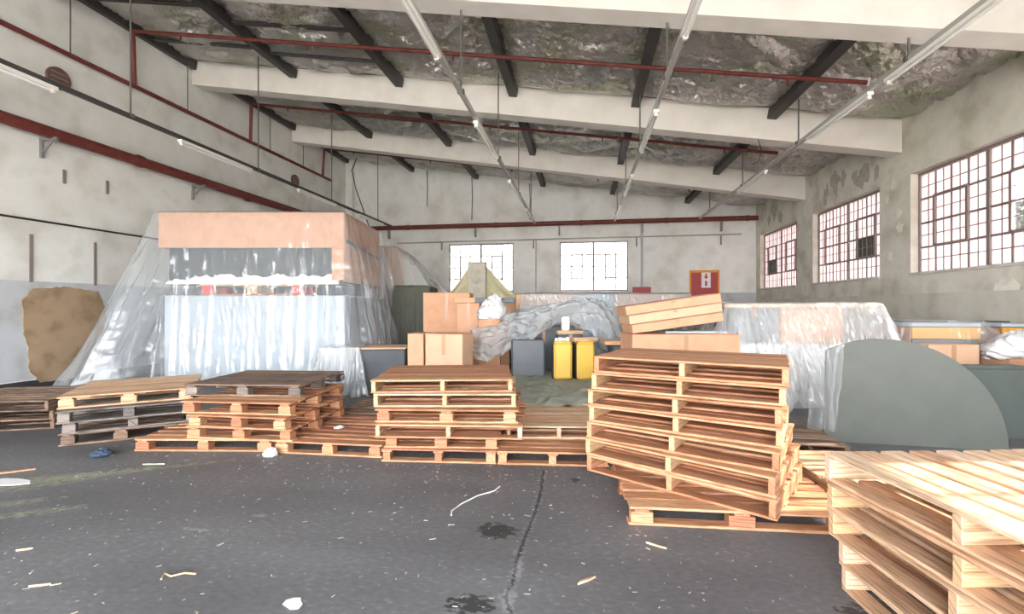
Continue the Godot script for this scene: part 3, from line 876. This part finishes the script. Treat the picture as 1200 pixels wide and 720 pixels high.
# ------------------------------------------------------------------ goods
func carton(n: String, w: float, h: float, d: float, m: Material, label: String, at: Vector3, turn: float, group := "", tilt := 0.0) -> Node3D:
	var t := thing(n, label, "box", at, turn, group)
	t.rotation.z = tilt
	part(t, "body", bx(w, h - 0.006, d, 0.008), m, Vector3(0, h / 2 - 0.003, 0))
	for s in [-1, 1]: part(t, "flap", bx(w - 0.004, 0.006, d / 2 - 0.004, 0.001), m, Vector3(0, h - 0.002, s * d / 4))
	part(t, "tape_strip", bx(0.06 if w > 0.2 else 0.03, h * 0.3, 0.002, 0.0), M.tape, Vector3(0, h * 0.85 - 0.004, d / 2 + 0.001))
	return t

func build_goods() -> void:
	# --- the big wrapped load at left
	var a := YAW
	var front := 8.72
	var mid := -4.93
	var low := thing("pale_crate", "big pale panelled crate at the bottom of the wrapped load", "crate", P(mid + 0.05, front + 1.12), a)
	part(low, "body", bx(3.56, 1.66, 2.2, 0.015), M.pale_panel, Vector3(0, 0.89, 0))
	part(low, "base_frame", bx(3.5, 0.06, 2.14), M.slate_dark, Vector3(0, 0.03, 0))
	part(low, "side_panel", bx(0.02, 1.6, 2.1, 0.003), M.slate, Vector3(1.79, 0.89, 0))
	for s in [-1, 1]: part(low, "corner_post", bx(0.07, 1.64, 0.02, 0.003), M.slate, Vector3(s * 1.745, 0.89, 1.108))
	var pl := thing("lifting_pallet", "pallet with red end blocks inside the wrapped load", "pallet", P(-4.97, front + 0.4, 1.725), a)
	for k in 3: part(pl, "deck_board", bx(2.0, 0.028, 0.2), pine[k], Vector3(0, 0.196, -0.24 + k * 0.24))
	for j in 2:
		part(pl, "base_board", bx(1.98, 0.028, 0.14), honey[j + 2], Vector3(0, 0.014, -0.24 + j * 0.48))
		for i in 3:
			var blk := part(pl, "block", bx(0.2, 0.15, 0.16), M.red if i != 1 else M.yellow_wood, Vector3(-0.86 + i * 0.86, 0.105, -0.24 + j * 0.48))
			if i == 2 and j == 1:
				var tm := TextMesh.new()
				tm.text = "CH"
				tm.font_size = 16
				tm.pixel_size = 0.007
				tm.depth = 0.003
				part(blk, "lettering", tm, M.white, Vector3(0, 0, 0.082))
	one("support_block", bx(3.3, 0.21, 1.3, 0.01), M.slate_dark, "dark grey support slab behind the pallet with red blocks", "block", P(mid, front + 1.5, 1.83), a)
	var mc := thing("black_cabinet", "black cabinet standing on the pallet inside the wrapped load", "cabinet", P(mid - 0.02, front + 1.16, 1.94), a)
	part(mc, "body", bx(3.3, 1.32, 2.05, 0.02), M.black, Vector3(0, 0.66, 0))
	part(mc, "front_panel", bx(3.2, 0.62, 0.012, 0.004), M.black, Vector3(0, 0.36, 1.031))
	var cv := thing("cardboard_cover", "brown cardboard cover folded over the top of the wrapped load", "cover", P(mid, front + 1.14, 1.94), a)
	part(cv, "lid", bx(3.5, 0.015, 2.3, 0.003), M.carton, Vector3(0, 1.345, 0))
	part(cv, "front_flap", bx(3.5, 0.66, 0.015, 0.003), M.carton, Vector3(0, 1.01, 1.15))
	part(cv, "side_flap", bx(0.015, 1.3, 2.28, 0.003), M.carton, Vector3(1.75, 0.69, 0))
	part(cv, "side_flap", bx(0.015, 0.66, 2.28, 0.003), M.carton, Vector3(-1.75, 1.01, 0))
	part(cv, "corner_flap", bx(0.22, 1.26, 0.012, 0.003), M.carton, Vector3(1.63, 0.7, 1.135))
	part(cv, "dark_strap", bx(0.012, 0.07, 2.1, 0.0), M.slate, Vector3(1.762, 0.76, 0), Vector3(-0.06, 0, 0))
	var ol := []
	var g := RandomNumberGenerator.new()
	g.seed = 5
	for k in 60: ol.append(Vector2(-1.68 + 3.3 * k / 59.0, (0.03 + 0.13 * minf(1.0, k / 14.0)) + g.randf_range(-0.025, 0.03) + 0.02 * sin(k * 0.7)))
	ol.append(Vector2(1.62, 0.0))
	ol.append(Vector2(-1.7, 0.0))
	one("foam_strip", prism(ol, 0.03), M.foam, "ragged white foam strip along the foot of the black cabinet", "foam", P(mid, front + 0.1, 1.936), a)
	one("plastic_sheet", drape(1.79, 1.2, 3.3, [0.2, 0.5, 0.2, 1.5], 0.15, 3.4, 17, 0.25, [0.05, 0.1, 0.0, 0.0], 1.15, 0.02, P(mid, front + 1.14, 0.0), a), M.film, "clear plastic sheet draped over the tall wrapped load at left", "plastic sheet")
	var seam := thing("grey_block", "dark grey block at the foot of the tall load beside the centre stack", "box", P(-2.55, 8.1), a + 0.1)
	part(seam, "body", bx(0.9, 0.78, 0.6, 0.02), M.slate_dark, Vector3(0.25, 0.39, 0))
	part(seam, "top_board", bx(0.92, 0.03, 0.62, 0.004), M.carton_pale, Vector3(0.25, 0.796, 0))
	one("plastic_sheet", drape(0.32, 0.3, 0.82, [0.1, 0.05, 0.05, 0.2], 0.07, 2.0, 44, 0.1), M.film_grey, "small crumpled plastic over a block beside the tall load", "plastic sheet", P(-2.9, 8.05, 0.0), a)
	# --- behind it
	var c2 := carton("tall_carton", 0.5, 3.0, 1.2, M.carton_pale, "tall printed carton behind the tall wrapped load", P(-3.25, 12.2), a)
	one("plastic_sheet", drape(0.3, 0.62, 3.03, [0.15, 1.4, 0.1, 0.1], 0.08, 2.4, 21, 0.2, [0.2, 1.3, 0.2, 0.2], 0.8), M.film_milky, "milky plastic sheet sloping down behind the tall load", "plastic sheet", P(-3.25, 12.2, 0.0), a)
	one("dark_cover", drape(0.4, 0.55, 1.98, [0.1, 0.1, 0.1, 0.1], 0.06, 1.6, 8, 0.1, [0.1, 0.1, 0.1, 0.1], 1.0, 0.08), M.olive, "dark olive cloth cover over a bale behind the cartons", "cover", P(-2.3, 11.15, 0.0), a)
	one("bale", bx(0.76, 1.93, 1.06, 0.08), M.slate_dark, "tall dark bale under the olive cover", "bale", P(-2.3, 11.15, 0.965), a)
	# --- cartons in the middle
	carton("carton", 0.98, 1.8, 0.8, M.carton, "large tall cardboard carton beside the olive cover", P(-1.37, 10.05), a)
	carton("carton", 0.62, 1.08, 0.5, M.carton_pale, "low carton in front, just above the centre pallet stack", P(-1.0, 7.4), a - 0.25)
	carton("carton", 0.26, 1.08, 0.46, M.carton, "narrow orange carton squeezed beside the low carton", P(-1.5, 7.5), a - 0.1)
	carton("carton", 0.44, 1.58, 0.5, M.carton, "pale orange carton under the dark top board in the middle", P(-0.85, 9.2), a)
	carton("carton", 0.5, 1.5, 0.5, M.carton_brown, "brown carton partly hidden by the white bag", P(-0.3, 9.25), a)
	var tb := thing("dark_board", "dark grey board lying across two cartons in the middle", "board", P(-0.55, 9.22, 1.585), a)
	part(tb, "slab", bx(1.15, 0.09, 0.56, 0.01), M.slate, Vector3(0, 0.045, 0))
	part(tb, "cardboard_end", bx(0.4, 0.095, 0.01, 0.002), M.carton, Vector3(-0.37, 0.048, 0.285))
	one("plastic_bag", lump(0.2, 0.22, 0.15, 3, 0.5), M.bag, "crumpled white plastic bag in front of the brown carton", "bag", P(-0.38, 8.72, 1.44), a)
	carton("carton", 0.4, 1.28, 0.36, M.carton_brown, "carton under the white bag, behind the grey plastic", P(-0.42, 8.72), a)
	# --- pillar and yellow sheet
	var pi := thing("concrete_block", "pale concrete pillar block under the yellow sheet before left window", "block", P(-0.94, 12.55), a)
	part(pi, "shaft", bx(0.48, 2.68, 0.45, 0.02), M.concrete, Vector3(0, 1.34, 0))
	part(pi, "cap_plate", bx(0.5, 0.03, 0.47, 0.005), M.concrete, Vector3(0, 2.695, 0))
	for k in 3: part(pi, "worn_patch", prism(blob(0.1 + 0.03 * k, 0.08, 10, 0.35, 200 + k), 0.008), M.peel, Vector3(0.03 - 0.03 * k, 1.95 + 0.25 * k, 0.226))
	one("yellow_sheet", sheet(80, 30, func(s: float, t: float) -> Vector3:
		var top := Vector3(lerpf(-1.24, -0.66, s), 2.62 - 0.06 * absf(s - 0.5), 13.0)
		var bot := Vector3(lerpf(-2.15, 0.5, s), 1.62 + 0.1 * sin(s * 9.0), 12.75 - 0.15 * sin(PI * s))
		var p := top.lerp(bot, pow(t, 0.9))
		p.y -= sin(PI * t) * 0.16 * absf(s - 0.5) * 2.0
		p.z -= (0.09 * pow(absf(sin(s * 14.0)), 3.0) + 0.05 * nz2.get_noise_2d(s * 6.0, t * 2.0)) * t
		return P(p.x, p.z, p.y)), M.film_yellow, "pale yellow translucent sheet tented behind the concrete block", "plastic sheet")
	carton("carton", 2.4, 1.6, 0.4, M.carton_pale, "long low carton under the foot of the yellow sheet", P(-0.85, 13.1), a)
	# --- long row of wrapped goods before the back wall
	carton("carton", 1.5, 1.82, 0.7, M.carton_pale, "pinkish carton under plastic below the wall between the windows", P(0.85, 11.9), a)
	carton("blue_crate", 0.75, 1.82, 0.7, mat(Color("7fb2d0"), 0.5), "light blue wrapped crate below the right back window", P(2.15, 11.9), a)
	carton("carton", 1.75, 1.83, 0.7, M.carton, "wide carton under plastic right of the light blue crate", P(3.45, 11.9), a)
	one("plastic_sheet", drape(2.1, 0.42, 1.84, [0.2, 0.2, 0.1, 0.3], 0.1, 5.0, 33, 0.1, [0.1, 0.1, 0.1, 0.1]), M.film_grey, "grey plastic sheet over the row of cartons below the right window", "plastic sheet", P(2.35, 11.9, 0.0), a)
	# --- platform with tarpaulin
	pallet(-0.3, 5.95, 0.0, 2, 1.6, 1.2, pine, "pallet under the front of the grey tarpaulin", "pallets under the tarpaulin", {"n": 7})
	pallet(-0.3, 5.95, PH, 3, 1.6, 1.2, pine, "upper pallet whose pale slats show under the grey tarpaulin", "pallets under the tarpaulin", {"n": 7})
	pallet(-0.4, 7.25, 0.0, 0, 1.9, 1.4, brown, "lower back pallet under the yellow canisters", "pallets under the tarpaulin", {"n": 8})
	pallet(-0.4, 7.25, PH, 0, 1.9, 1.4, brown, "upper back pallet under the yellow canisters", "pallets under the tarpaulin", {"n": 8})
	var tp := func(s: float, t: float) -> Vector3:
		var r := lerpf(-0.35, 1.5, s)
		var f := lerpf(5.8, 8.6, t)
		var w := nz2.get_noise_2d(r * 4.0, f * 5.0)
		var y := 0.272 + 0.012 * (w + 1.0) + 0.05 * pow(maxf(0.0, 1.0 - 3.0 * absf(nz.get_noise_2d(r * 1.6 + f * 0.4, f * 2.6))), 1.5)
		var edge := clampf((0.12 - t) / 0.12, 0.0, 1.0)
		y -= edge * edge * (0.12 + 0.08 * sin(s * 9.0))
		f -= edge * 0.06
		return P(r, f - 0.03 * edge, y)
	one("tarpaulin", sheet(50, 60, tp), M.tarp, "creased grey tarpaulin over low pallets in front of yellow canisters", "tarpaulin")
	for k in 2:
		var t := thing("yellow_canister", ["yellow canister with white fittings on top, left of the pair", "yellow canister with a tilted wooden board on top, right of the pair"][k], "canister", P([0.83, 1.19][k], 7.62, 0.315), a + [0.0, 0.12][k], "yellow canisters")
		part(t, "body", bx(0.3, 0.6, 0.28, 0.035), M.yellow, Vector3(0, 0.3, 0))
		part(t, "dark_side", bx(0.02, 0.58, 0.2, 0.004), M.wire, Vector3(-0.158, 0.3, 0))
		part(t, "rim", bx(0.26, 0.02, 0.24, 0.006), M.yellow, Vector3(0, 0.61, 0))
		if k == 0:
			for i in 4: part(t, "white_fitting", bx(0.05, 0.05 + 0.02 * (i % 2), 0.05, 0.008), M.white, Vector3(-0.1 + 0.065 * i, 0.65, 0.05 - 0.03 * i), Vector3(0, 0.4 * i, 0))
	for e in [[1.2, 7.62, 0.968, 0.4, "wooden board lying on the right yellow canister"], [1.0, 8.0, 1.062, 0.45, "upper wooden board behind the yellow canisters"]]:
		one("wooden_board", bx(e[3], 0.06, 0.16, 0.006), pine[1], e[4], "board", P(e[0], e[1], e[2]), a + 0.1)
	carton("carton", 0.42, 0.72, 0.4, M.slate_dark, "dark grey box behind the yellow canisters carrying boards", P(1.0, 8.05, 0.31), a)
	one("white_pack", bx(0.13, 0.24, 0.1, 0.02), M.foam, "small cream coloured pack on the boards behind the canisters", "pack", P(0.93, 8.0, 1.213), a + 0.2)
	var db := thing("slate_cabinet", "slate blue cabinet with shiny face left of the yellow canisters", "cabinet", P(0.27, 8.2, 0.31), a)
	part(db, "body", bx(0.56, 0.62, 0.6, 0.01), M.slate, Vector3(0, 0.31, 0))
	part(db, "side_plate", bx(0.012, 0.58, 0.56, 0.002), M.slate_dark, Vector3(0.287, 0.31, 0))
	part(db, "front_edge", bx(0.03, 0.6, 0.012, 0.002), M.wire, Vector3(-0.27, 0.31, 0.303))
	one("plastic_heap", heap(), M.film_grey, "big crumpled grey plastic heap behind the canisters and cartons", "plastic sheet")
	one("plastic_heap", heap(true), M.film_grey, "smaller crumpled plastic rising behind the tilted flat cartons", "plastic sheet")
	carton("carton", 1.2, 1.3, 0.4, M.carton_brown, "carton holding up the smaller plastic behind the flat cartons", P(3.2, 9.1), a)
	carton("carton", 1.2, 1.12, 0.4, M.slate, "grey chest under the big crumpled grey plastic", P(0.62, 9.15), a)
	# --- long cartons
	carton("carton", 1.5, 0.99, 0.7, M.carton, "wide orange carton under the tilted flat cartons", P(2.42, 6.75, PH), a)
	var tl := ["lowest of three tilted flat cartons behind the tall stack", "middle of three tilted flat cartons behind the tall stack", "topmost of three tilted flat cartons behind the tall stack"]
	for k in 3:
		carton("flat_carton", 1.28 + 0.03 * k, 0.125, 0.6, [M.carton, M.carton_pale, M.carton][k], tl[k], P(2.32 - 0.03 * k, 6.72, 1.215 + 0.13 * k), a, "tilted flat cartons", 0.14)
	one("wooden_board", bx(0.9, 0.03, 0.3, 0.004), M.pale_panel, "thin pale board wedged under the tilted flat cartons", "board", P(2.65, 6.75, 1.137), a)
	one("wooden_board", bx(0.9, 0.07, 0.4, 0.006), pine[3], "dark timber left of the wide orange carton", "board", P(1.92, 7.5, 0.93), a)
	carton("carton", 0.7, 0.89, 0.5, M.slate_dark, "dark chest left of the wide orange carton", P(1.95, 7.5), a)
	# --- sheeted bench at right
	var rb := P(4.25, 7.55)
	var bt := thing("sheet_stack", "stack of pale board sheets under the sunlit plastic", "sheets", rb, a)
	for k in 8: part(bt, "board_sheet", bx(2.1 - 0.02 * (k % 3), 0.118, 1.5 - 0.03 * (k % 2), 0.006), M.sheet_board, Vector3(0.01 * (k % 2), 0.06 + 0.12 * k, 0))
	carton("carton", 0.72, 0.52, 1.2, M.slate, "grey box under the sunlit plastic, left of the orange one", P(3.62, 7.5, 0.965), a)
	carton("carton", 0.95, 0.52, 1.2, M.carton, "orange carton under the sunlit plastic, right of the grey one", P(4.5, 7.5, 0.965), a)
	one("wooden_board", bx(2.2, 0.06, 1.55, 0.006), pine[5], "broad pale board lid on top of the sheeted boxes", "board", P(4.25, 7.55, 1.52), a)
	one("plastic_sheet", drape(1.14, 0.82, 1.56, [0.35, 0.12, 0.1, 0.5], 0.16, 2.6, 61, 0.3, [0.05, 0.1, 0.1, 0.0], 1.0), M.film_milky, "sunlit plastic sheet over the boxes below the steel windows", "plastic sheet", rb, a)
	# --- long counter on the right wall
	for k in 2:
		var x0: float = [4.56, 5.66][k]
		var w: float = [0.86, 0.5][k]
		var ct := thing("counter", ["counter with orange front strip under plastic by the right wall", "second orange fronted counter at the right edge of the picture"][k], "counter", Vector3(x0 + w / 2, 0, -8.1), 0.0, "orange fronted counters")
		part(ct, "top", bx(w, 0.05, 1.7, 0.006), M.pale_panel, Vector3(0, 1.25, 0))
		part(ct, "orange_strip", bx(w - 0.02, 0.16, 0.03, 0.004), M.orange, Vector3(0, 1.135, 0.84))
		part(ct, "front_panel", bx(w - 0.04, 1.04, 0.03, 0.004), M.slate, Vector3(0, 0.53, 0.82))
		for s2 in [-1, 1]: part(ct, "side_panel", bx(0.03, 1.2, 1.6, 0.004), M.carton, Vector3(s2 * (w / 2 - 0.03), 0.61, 0))
		part(ct, "dark_tray", bx(w * 0.7, 0.02, 0.5, 0.004), M.slate_dark, Vector3(0, 1.285, 0.2))
	one("plastic_sheet", drape(0.45, 0.87, 1.3, [0.1, 0.08, 0.08, 0.04], 0.06, 2.0, 71, 0.2, [0.8, 0.7, 0.4, 0.5]), M.film, "clear plastic over the counter with the orange strip", "plastic sheet", Vector3(4.99, 0, -8.1))
	carton("carton", 0.66, 1.02, 0.24, M.carton_pale, "carton between the orange counter and the green box", P(5.66, 6.02), a)
	one("bright_plastic", lump(0.3, 0.16, 0.18, 29, 0.45), M.bag, "bright crumpled plastic beside the carton at the right edge", "plastic sheet", P(6.4, 5.85, 1.0), a)
	carton("carton", 0.5, 0.86, 0.36, M.carton_brown, "brown carton under the bright crumpled plastic", P(6.38, 5.85), a)
	# --- round panel and green box
	var rp := []
	for k in 65:
		var an := PI * k / 64.0
		if cos(an) > -0.5: rp.append(Vector2(cos(an) * 1.15, sin(an) * 1.15))
	rp.append(Vector2(-0.575, 0.0))
	var dk := thing("round_panel", "large grey green panel with a rounded top standing on edge", "panel", P(4.05, 5.05), a - 0.21)
	part(dk, "board", prism(rp, 0.035), M.green_panel)
	part(dk, "back_brace", bx(0.06, 1.0, 0.04, 0.004), pine[0], Vector3(0.2, 0.5, -0.04))
	one("plastic_sheet", sheet(40, 50, func(s: float, t: float) -> Vector3:
		var r := 3.32 + 0.3 * s + 0.1 * t * sin(s * 5.0) - 0.06 * t
		var y := lerpf(1.12, 0.16, t) - 0.1 * (1.0 - s) * (1.0 - t)
		var f := 5.1 - 0.08 * s + 0.03 * sin(s * 23.0 + t * 2.0) * (0.4 + t) + 0.03 * nz2.get_noise_2d(s * 5.0, t * 4.0) - 0.06 * t
		return P(r, f, y)), M.film, "plastic sheet hanging over the left edge of the round panel", "plastic sheet")
	var gb := thing("green_box", "dark green box right of the round panel", "box", P(5.36, 5.3), a - 0.04)
	part(gb, "body", bx(0.92, 0.8, 0.18, 0.008), M.green_box, Vector3(0, 0.4, 0))
	part(gb, "lid", bx(0.94, 0.03, 0.2, 0.004), M.green_box, Vector3(0, 0.816, 0), Vector3(0, 0, -0.0))
	one("wooden_board", bx(0.3, 0.84, 0.04, 0.004), M.carton_brown, "brown upright board beside the green box at the right edge", "board", P(6.0, 5.25, 0.42), a)

func lump(rx: float, ry: float, rz: float, sd: int, rough: float) -> ArrayMesh:
	var n := FastNoiseLite.new()
	n.seed = sd
	n.frequency = 2.2
	n.fractal_octaves = 4
	return sheet(36, 24, func(s: float, t: float) -> Vector3:
		var a := s * TAU
		var b := (t - 0.5) * PI
		var d := Vector3(cos(b) * cos(a), sin(b), cos(b) * sin(a))
		var q := 1.0 + rough * (1.0 - 2.4 * absf(n.get_noise_3dv(d * 1.6)))
		var pinch := 1.0 - 0.45 * maxf(d.y, 0.0)
		return Vector3(d.x * rx * pinch + 0.2 * rx * d.y, maxf(d.y, -0.75) * ry, d.z * rz * pinch) * q)

func heap(second := false) -> ArrayMesh:
	var top := [Vector3(-0.72, 9.0, 1.1), Vector3(-0.3, 9.1, 1.33), Vector3(0.15, 9.1, 1.46), Vector3(0.8, 9.0, 1.55), Vector3(1.5, 8.9, 1.66), Vector3(1.9, 8.6, 1.46), Vector3(2.05, 8.4, 1.0), Vector3(2.1, 8.2, 0.55)]
	var bot := [Vector3(-0.8, 8.1, 0.72), Vector3(-0.5, 7.85, 0.56), Vector3(0.0, 8.0, 0.76), Vector3(0.42, 8.1, 0.98), Vector3(0.85, 8.2, 1.22), Vector3(1.35, 8.1, 1.1), Vector3(1.62, 7.95, 0.72), Vector3(1.85, 7.8, 0.4)]
	if second:
		top = [Vector3(2.0, 8.5, 0.75), Vector3(2.35, 8.7, 1.2), Vector3(2.75, 8.8, 1.5), Vector3(3.3, 8.7, 1.64), Vector3(3.9, 8.5, 1.58)]
		bot = [Vector3(1.95, 7.95, 0.5), Vector3(2.3, 8.0, 0.85), Vector3(2.65, 8.0, 1.1), Vector3(3.1, 8.0, 1.3), Vector3(3.6, 7.9, 1.3)]
	var at := func(list: Array, s: float) -> Vector3:
		var q := s * (list.size() - 1)
		var i := mini(int(q), list.size() - 2)
		var u := q - i
		var p0: Vector3 = list[maxi(i - 1, 0)]
		var p3: Vector3 = list[mini(i + 2, list.size() - 1)]
		return (list[i] as Vector3).cubic_interpolate(list[i + 1], p0, p3, u)
	return sheet(120, 70, func(s: float, t: float) -> Vector3:
		var p: Vector3
		if t < 0.3:
			p = at.call(top, s)
			p.y += (0.3 - t) / 0.3 * 1.0
			p.z -= (0.3 - t) / 0.3 * (0.3 + 0.2 * s)
		else:
			var q := (t - 0.3) / 0.7
			p = (at.call(top, s) as Vector3).lerp(at.call(bot, s), q)
			p.y -= sin(PI * q) * 0.22
			p.z += sin(PI * q) * 0.1
		var w := pow(maxf(0.0, 1.0 - 2.6 * absf(nz.get_noise_3d(s * 4.0 + t * 2.0, t * 2.6 - s * 1.5, 3.0))), 1.4)
		var w2 := pow(maxf(0.0, 1.0 - 3.0 * absf(nz.get_noise_3d(s * 8.0 - t * 4.0, t * 4.5 + s * 3.0, 9.0))), 1.4)
		p.y -= 0.08 - w * 0.16 - w2 * 0.08
		p.z += 0.05 - w * 0.09 - w2 * 0.05
		p.x += nz.get_noise_2d(s * 5.0, t * 5.0) * 0.06
		return P(p.x, p.y, p.z))

# ------------------------------------------------------------------ small things
func build_small() -> void:
	var fl := func(x: float, d: float, y := 0.004) -> Vector3: return Vector3(x, y, -d)
	var sp := [[0.455, 2.99, 0.13, 0.014, -0.45, "pale wood splinter on the floor in front of the tall stack"], [0.02, 2.55, 0.13, 0.018, 0.7, "split wood sliver on the floor right of the crack"], [-4.03, 3.81, 0.2, 0.014, 0.2, "long pale sliver on the floor before the left stack"], [-2.88, 2.06, 0.1, 0.012, 0.4, "grey sliver on the floor at the bottom left"], [-3.4, 2.35, 0.08, 0.012, 0.5, "short pale sliver on the floor near the left edge"], [-5.15, 3.42, 0.4, 0.05, 0.6, "orange broken slat at the left edge"]]
	for e in sp:
		var w: float = e[2]
		var ol := [Vector2(-w / 2, -e[3] * 0.2), Vector2(-w * 0.3, e[3] * 0.5), Vector2(w * 0.35, e[3] * 0.35), Vector2(w / 2, -e[3] * 0.1), Vector2(w * 0.1, -e[3] * 0.5)]
		var o := one("wood_splinter", prism(ol, 0.01), pine[5] if e[3] < 0.05 else honey[2], e[5], "splinter", fl.call(e[0], e[1], 0.007))
		o.rotation = Vector3(-PI / 2, 0, 0)
		o.rotate_y(e[4])
	var pa := one("paper_sheet", prism(blob(0.2, 0.08, 8, 0.15, 14), 0.004), M.white, "white paper scrap at the left edge on greenish streaks", "paper", fl.call(-4.86, 3.24, 0.004))
	pa.rotation = Vector3(-PI / 2, 0, 0)
	var p2 := one("paper_scrap", prism(blob(0.05, 0.04, 9, 0.35, 15), 0.006), M.white, "small white torn scrap on the floor at bottom centre left", "paper", fl.call(-1.44, 2.13, 0.005))
	p2.rotation = Vector3(-PI / 2, 0, 0)
	one("cord", tube([fl.call(-0.93, 3.19, 0.01), fl.call(-0.945, 3.25, 0.014), fl.call(-0.91, 3.38, 0.012), fl.call(-0.82, 3.55, 0.012), fl.call(-0.75, 3.62, 0.012), fl.call(-0.71, 3.66, 0.012), fl.call(-0.68, 3.76, 0.012)], 0.005, 6), M.foam, "thin pale cord curled on the floor before the centre stack", "cord")
	one("rope_scrap", tube([fl.call(-2.28, 2.2, 0.01), fl.call(-2.31, 2.25, 0.012), fl.call(-2.25, 2.23, 0.012), fl.call(-2.2, 2.27, 0.012), fl.call(-2.13, 2.27, 0.012)], 0.0055, 6), pine[5], "short curled yellowish rope scrap on the floor at lower left", "rope")
	one("blue_bag", lump(0.08, 0.035, 0.05, 40, 0.6), mat(Color("3b4c60"), 0.4), "crumpled dark blue plastic bag between the two left stacks", "bag", P(-4.12, 4.62, 0.036))
	one("plastic_scrap", lump(0.055, 0.04, 0.03, 41, 0.7), M.bag, "small crumpled clear plastic scrap at the foot of the orange stack", "plastic scrap", P(-2.43, 4.64, 0.03))
	one("plastic_scrap", lump(0.05, 0.018, 0.04, 42, 0.3), M.bag, "white plastic scrap on the slatted floor pallet", "plastic scrap", P(-1.95, 5.2, PH + 0.015))
	# litter nobody could count
	var chip := boxes([[Vector3.ZERO, Vector3(1, 0.3, 0.6)]])
	var mm := MultiMesh.new()
	mm.transform_format = MultiMesh.TRANSFORM_3D
	mm.use_colors = true
	mm.mesh = chip
	mm.instance_count = 1100
	var g := RandomNumberGenerator.new()
	g.seed = 99
	for k in 1100:
		var x := g.randf_range(-5.0, 1.2)
		var d := g.randf_range(1.9, 4.6)
		if k % 3 == 0: d = 4.5 - absf(g.randfn(0.0, 0.35)) + x * -0.03
		var s := g.randf_range(0.004, 0.009) * (1.8 if g.randf() < 0.08 else 1.0)
		var long := g.randf_range(1.0, 3.5)
		var b := Basis(Vector3.UP, g.randf() * TAU).scaled_local(Vector3(s * long, s * 0.6, s))
		mm.set_instance_transform(k, Transform3D(b, Vector3(x, 0.003, -d)))
		var v := g.randf_range(0.25, 0.8)
		mm.set_instance_color(k, Color(v, v * g.randf_range(0.82, 1.0), v * g.randf_range(0.65, 0.98)))
	var mi := MultiMeshInstance3D.new()
	mi.name = "floor_litter"
	mi.multimesh = mm
	mi.material_override = M.litter
	add_child(mi)
	tag(mi, "small pale chips and crumbs scattered over the dark floor", "litter", "", "stuff")
	# a tree outside the window nearest the viewer
	var tr := thing("garden_tree", "dark leafy tree outside the nearest steel window", "tree", Vector3(9.6, 0, -12.3))
	part(tr, "trunk", tube([Vector3(0, -0.2, 0), Vector3(0.1, 1.6, 0), Vector3(0, 3.2, 0.1)], 0.12, 8), M.bark)
	var lf := new_st()
	for k in 900:
		var dir := Vector3(g.randfn(0, 1), g.randfn(0, 1), g.randfn(0, 1)).normalized() * pow(g.randf(), 0.4)
		var c := Vector3(dir.x * 0.85, 3.42 + dir.y * 0.55, dir.z * 0.85)
		var u := Vector3(g.randfn(0, 1), g.randfn(0, 1), g.randfn(0, 1)).normalized() * 0.11
		var w := u.cross(Vector3(g.randfn(0, 1), 1, g.randfn(0, 1))).normalized() * 0.07
		quad(lf, c - u, c + w, c + u, c - w, Vector3.UP)
	part(tr, "foliage", done(lf), M.leaf)

# ------------------------------------------------------------------ scene
func _ready() -> void:
	var cam := Camera3D.new()
	cam.name = "camera"
	cam.fov = 67.38
	cam.position = Vector3(0, 1.5, 0)
	cam.rotation.y = YAW
	add_child(cam)
	cam.current = true
	var sky_m := ProceduralSkyMaterial.new()
	sky_m.sky_top_color = Color("d6dde9")
	sky_m.sky_horizon_color = Color("f6f2ef")
	sky_m.ground_horizon_color = Color("dad5ce")
	sky_m.ground_bottom_color = Color("bdb9b3")
	sky_m.sky_energy_multiplier = 1.0
	sky_m.sun_angle_max = 1.0
	var sky := Sky.new()
	sky.sky_material = sky_m
	var env := Environment.new()
	env.background_mode = Environment.BG_SKY
	env.sky = sky
	env.ambient_light_source = Environment.AMBIENT_SOURCE_DISABLED
	env.tonemap_mode = Environment.TONE_MAPPER_LINEAR
	env.tonemap_exposure = 23.0
	env.sdfgi_enabled = true
	env.ssao_enabled = true
	env.ssil_enabled = true
	var we := WorldEnvironment.new()
	we.name = "world_environment"
	we.environment = env
	add_child(we)
	var sun := DirectionalLight3D.new()
	sun.name = "sun"
	sun.light_color = Color("fff0dc")
	sun.light_energy = 0.3
	sun.light_angular_distance = 0.6
	sun.shadow_enabled = true
	sun.sky_mode = DirectionalLight3D.SKY_MODE_LIGHT_ONLY
	add_child(sun)
	sun.look_at_from_position(Vector3(1.0, 0.65, -0.2) * 20.0, Vector3.ZERO)

	rng.seed = 7
	nz.seed = 21
	nz.frequency = 1.0
	nz.fractal_octaves = 2
	nz2.seed = 22
	nz2.frequency = 1.0
	nz2.fractal_octaves = 3
	make_materials()
	build_shell()
	build_services()
	build_pallets()
	build_goods()
	build_small()
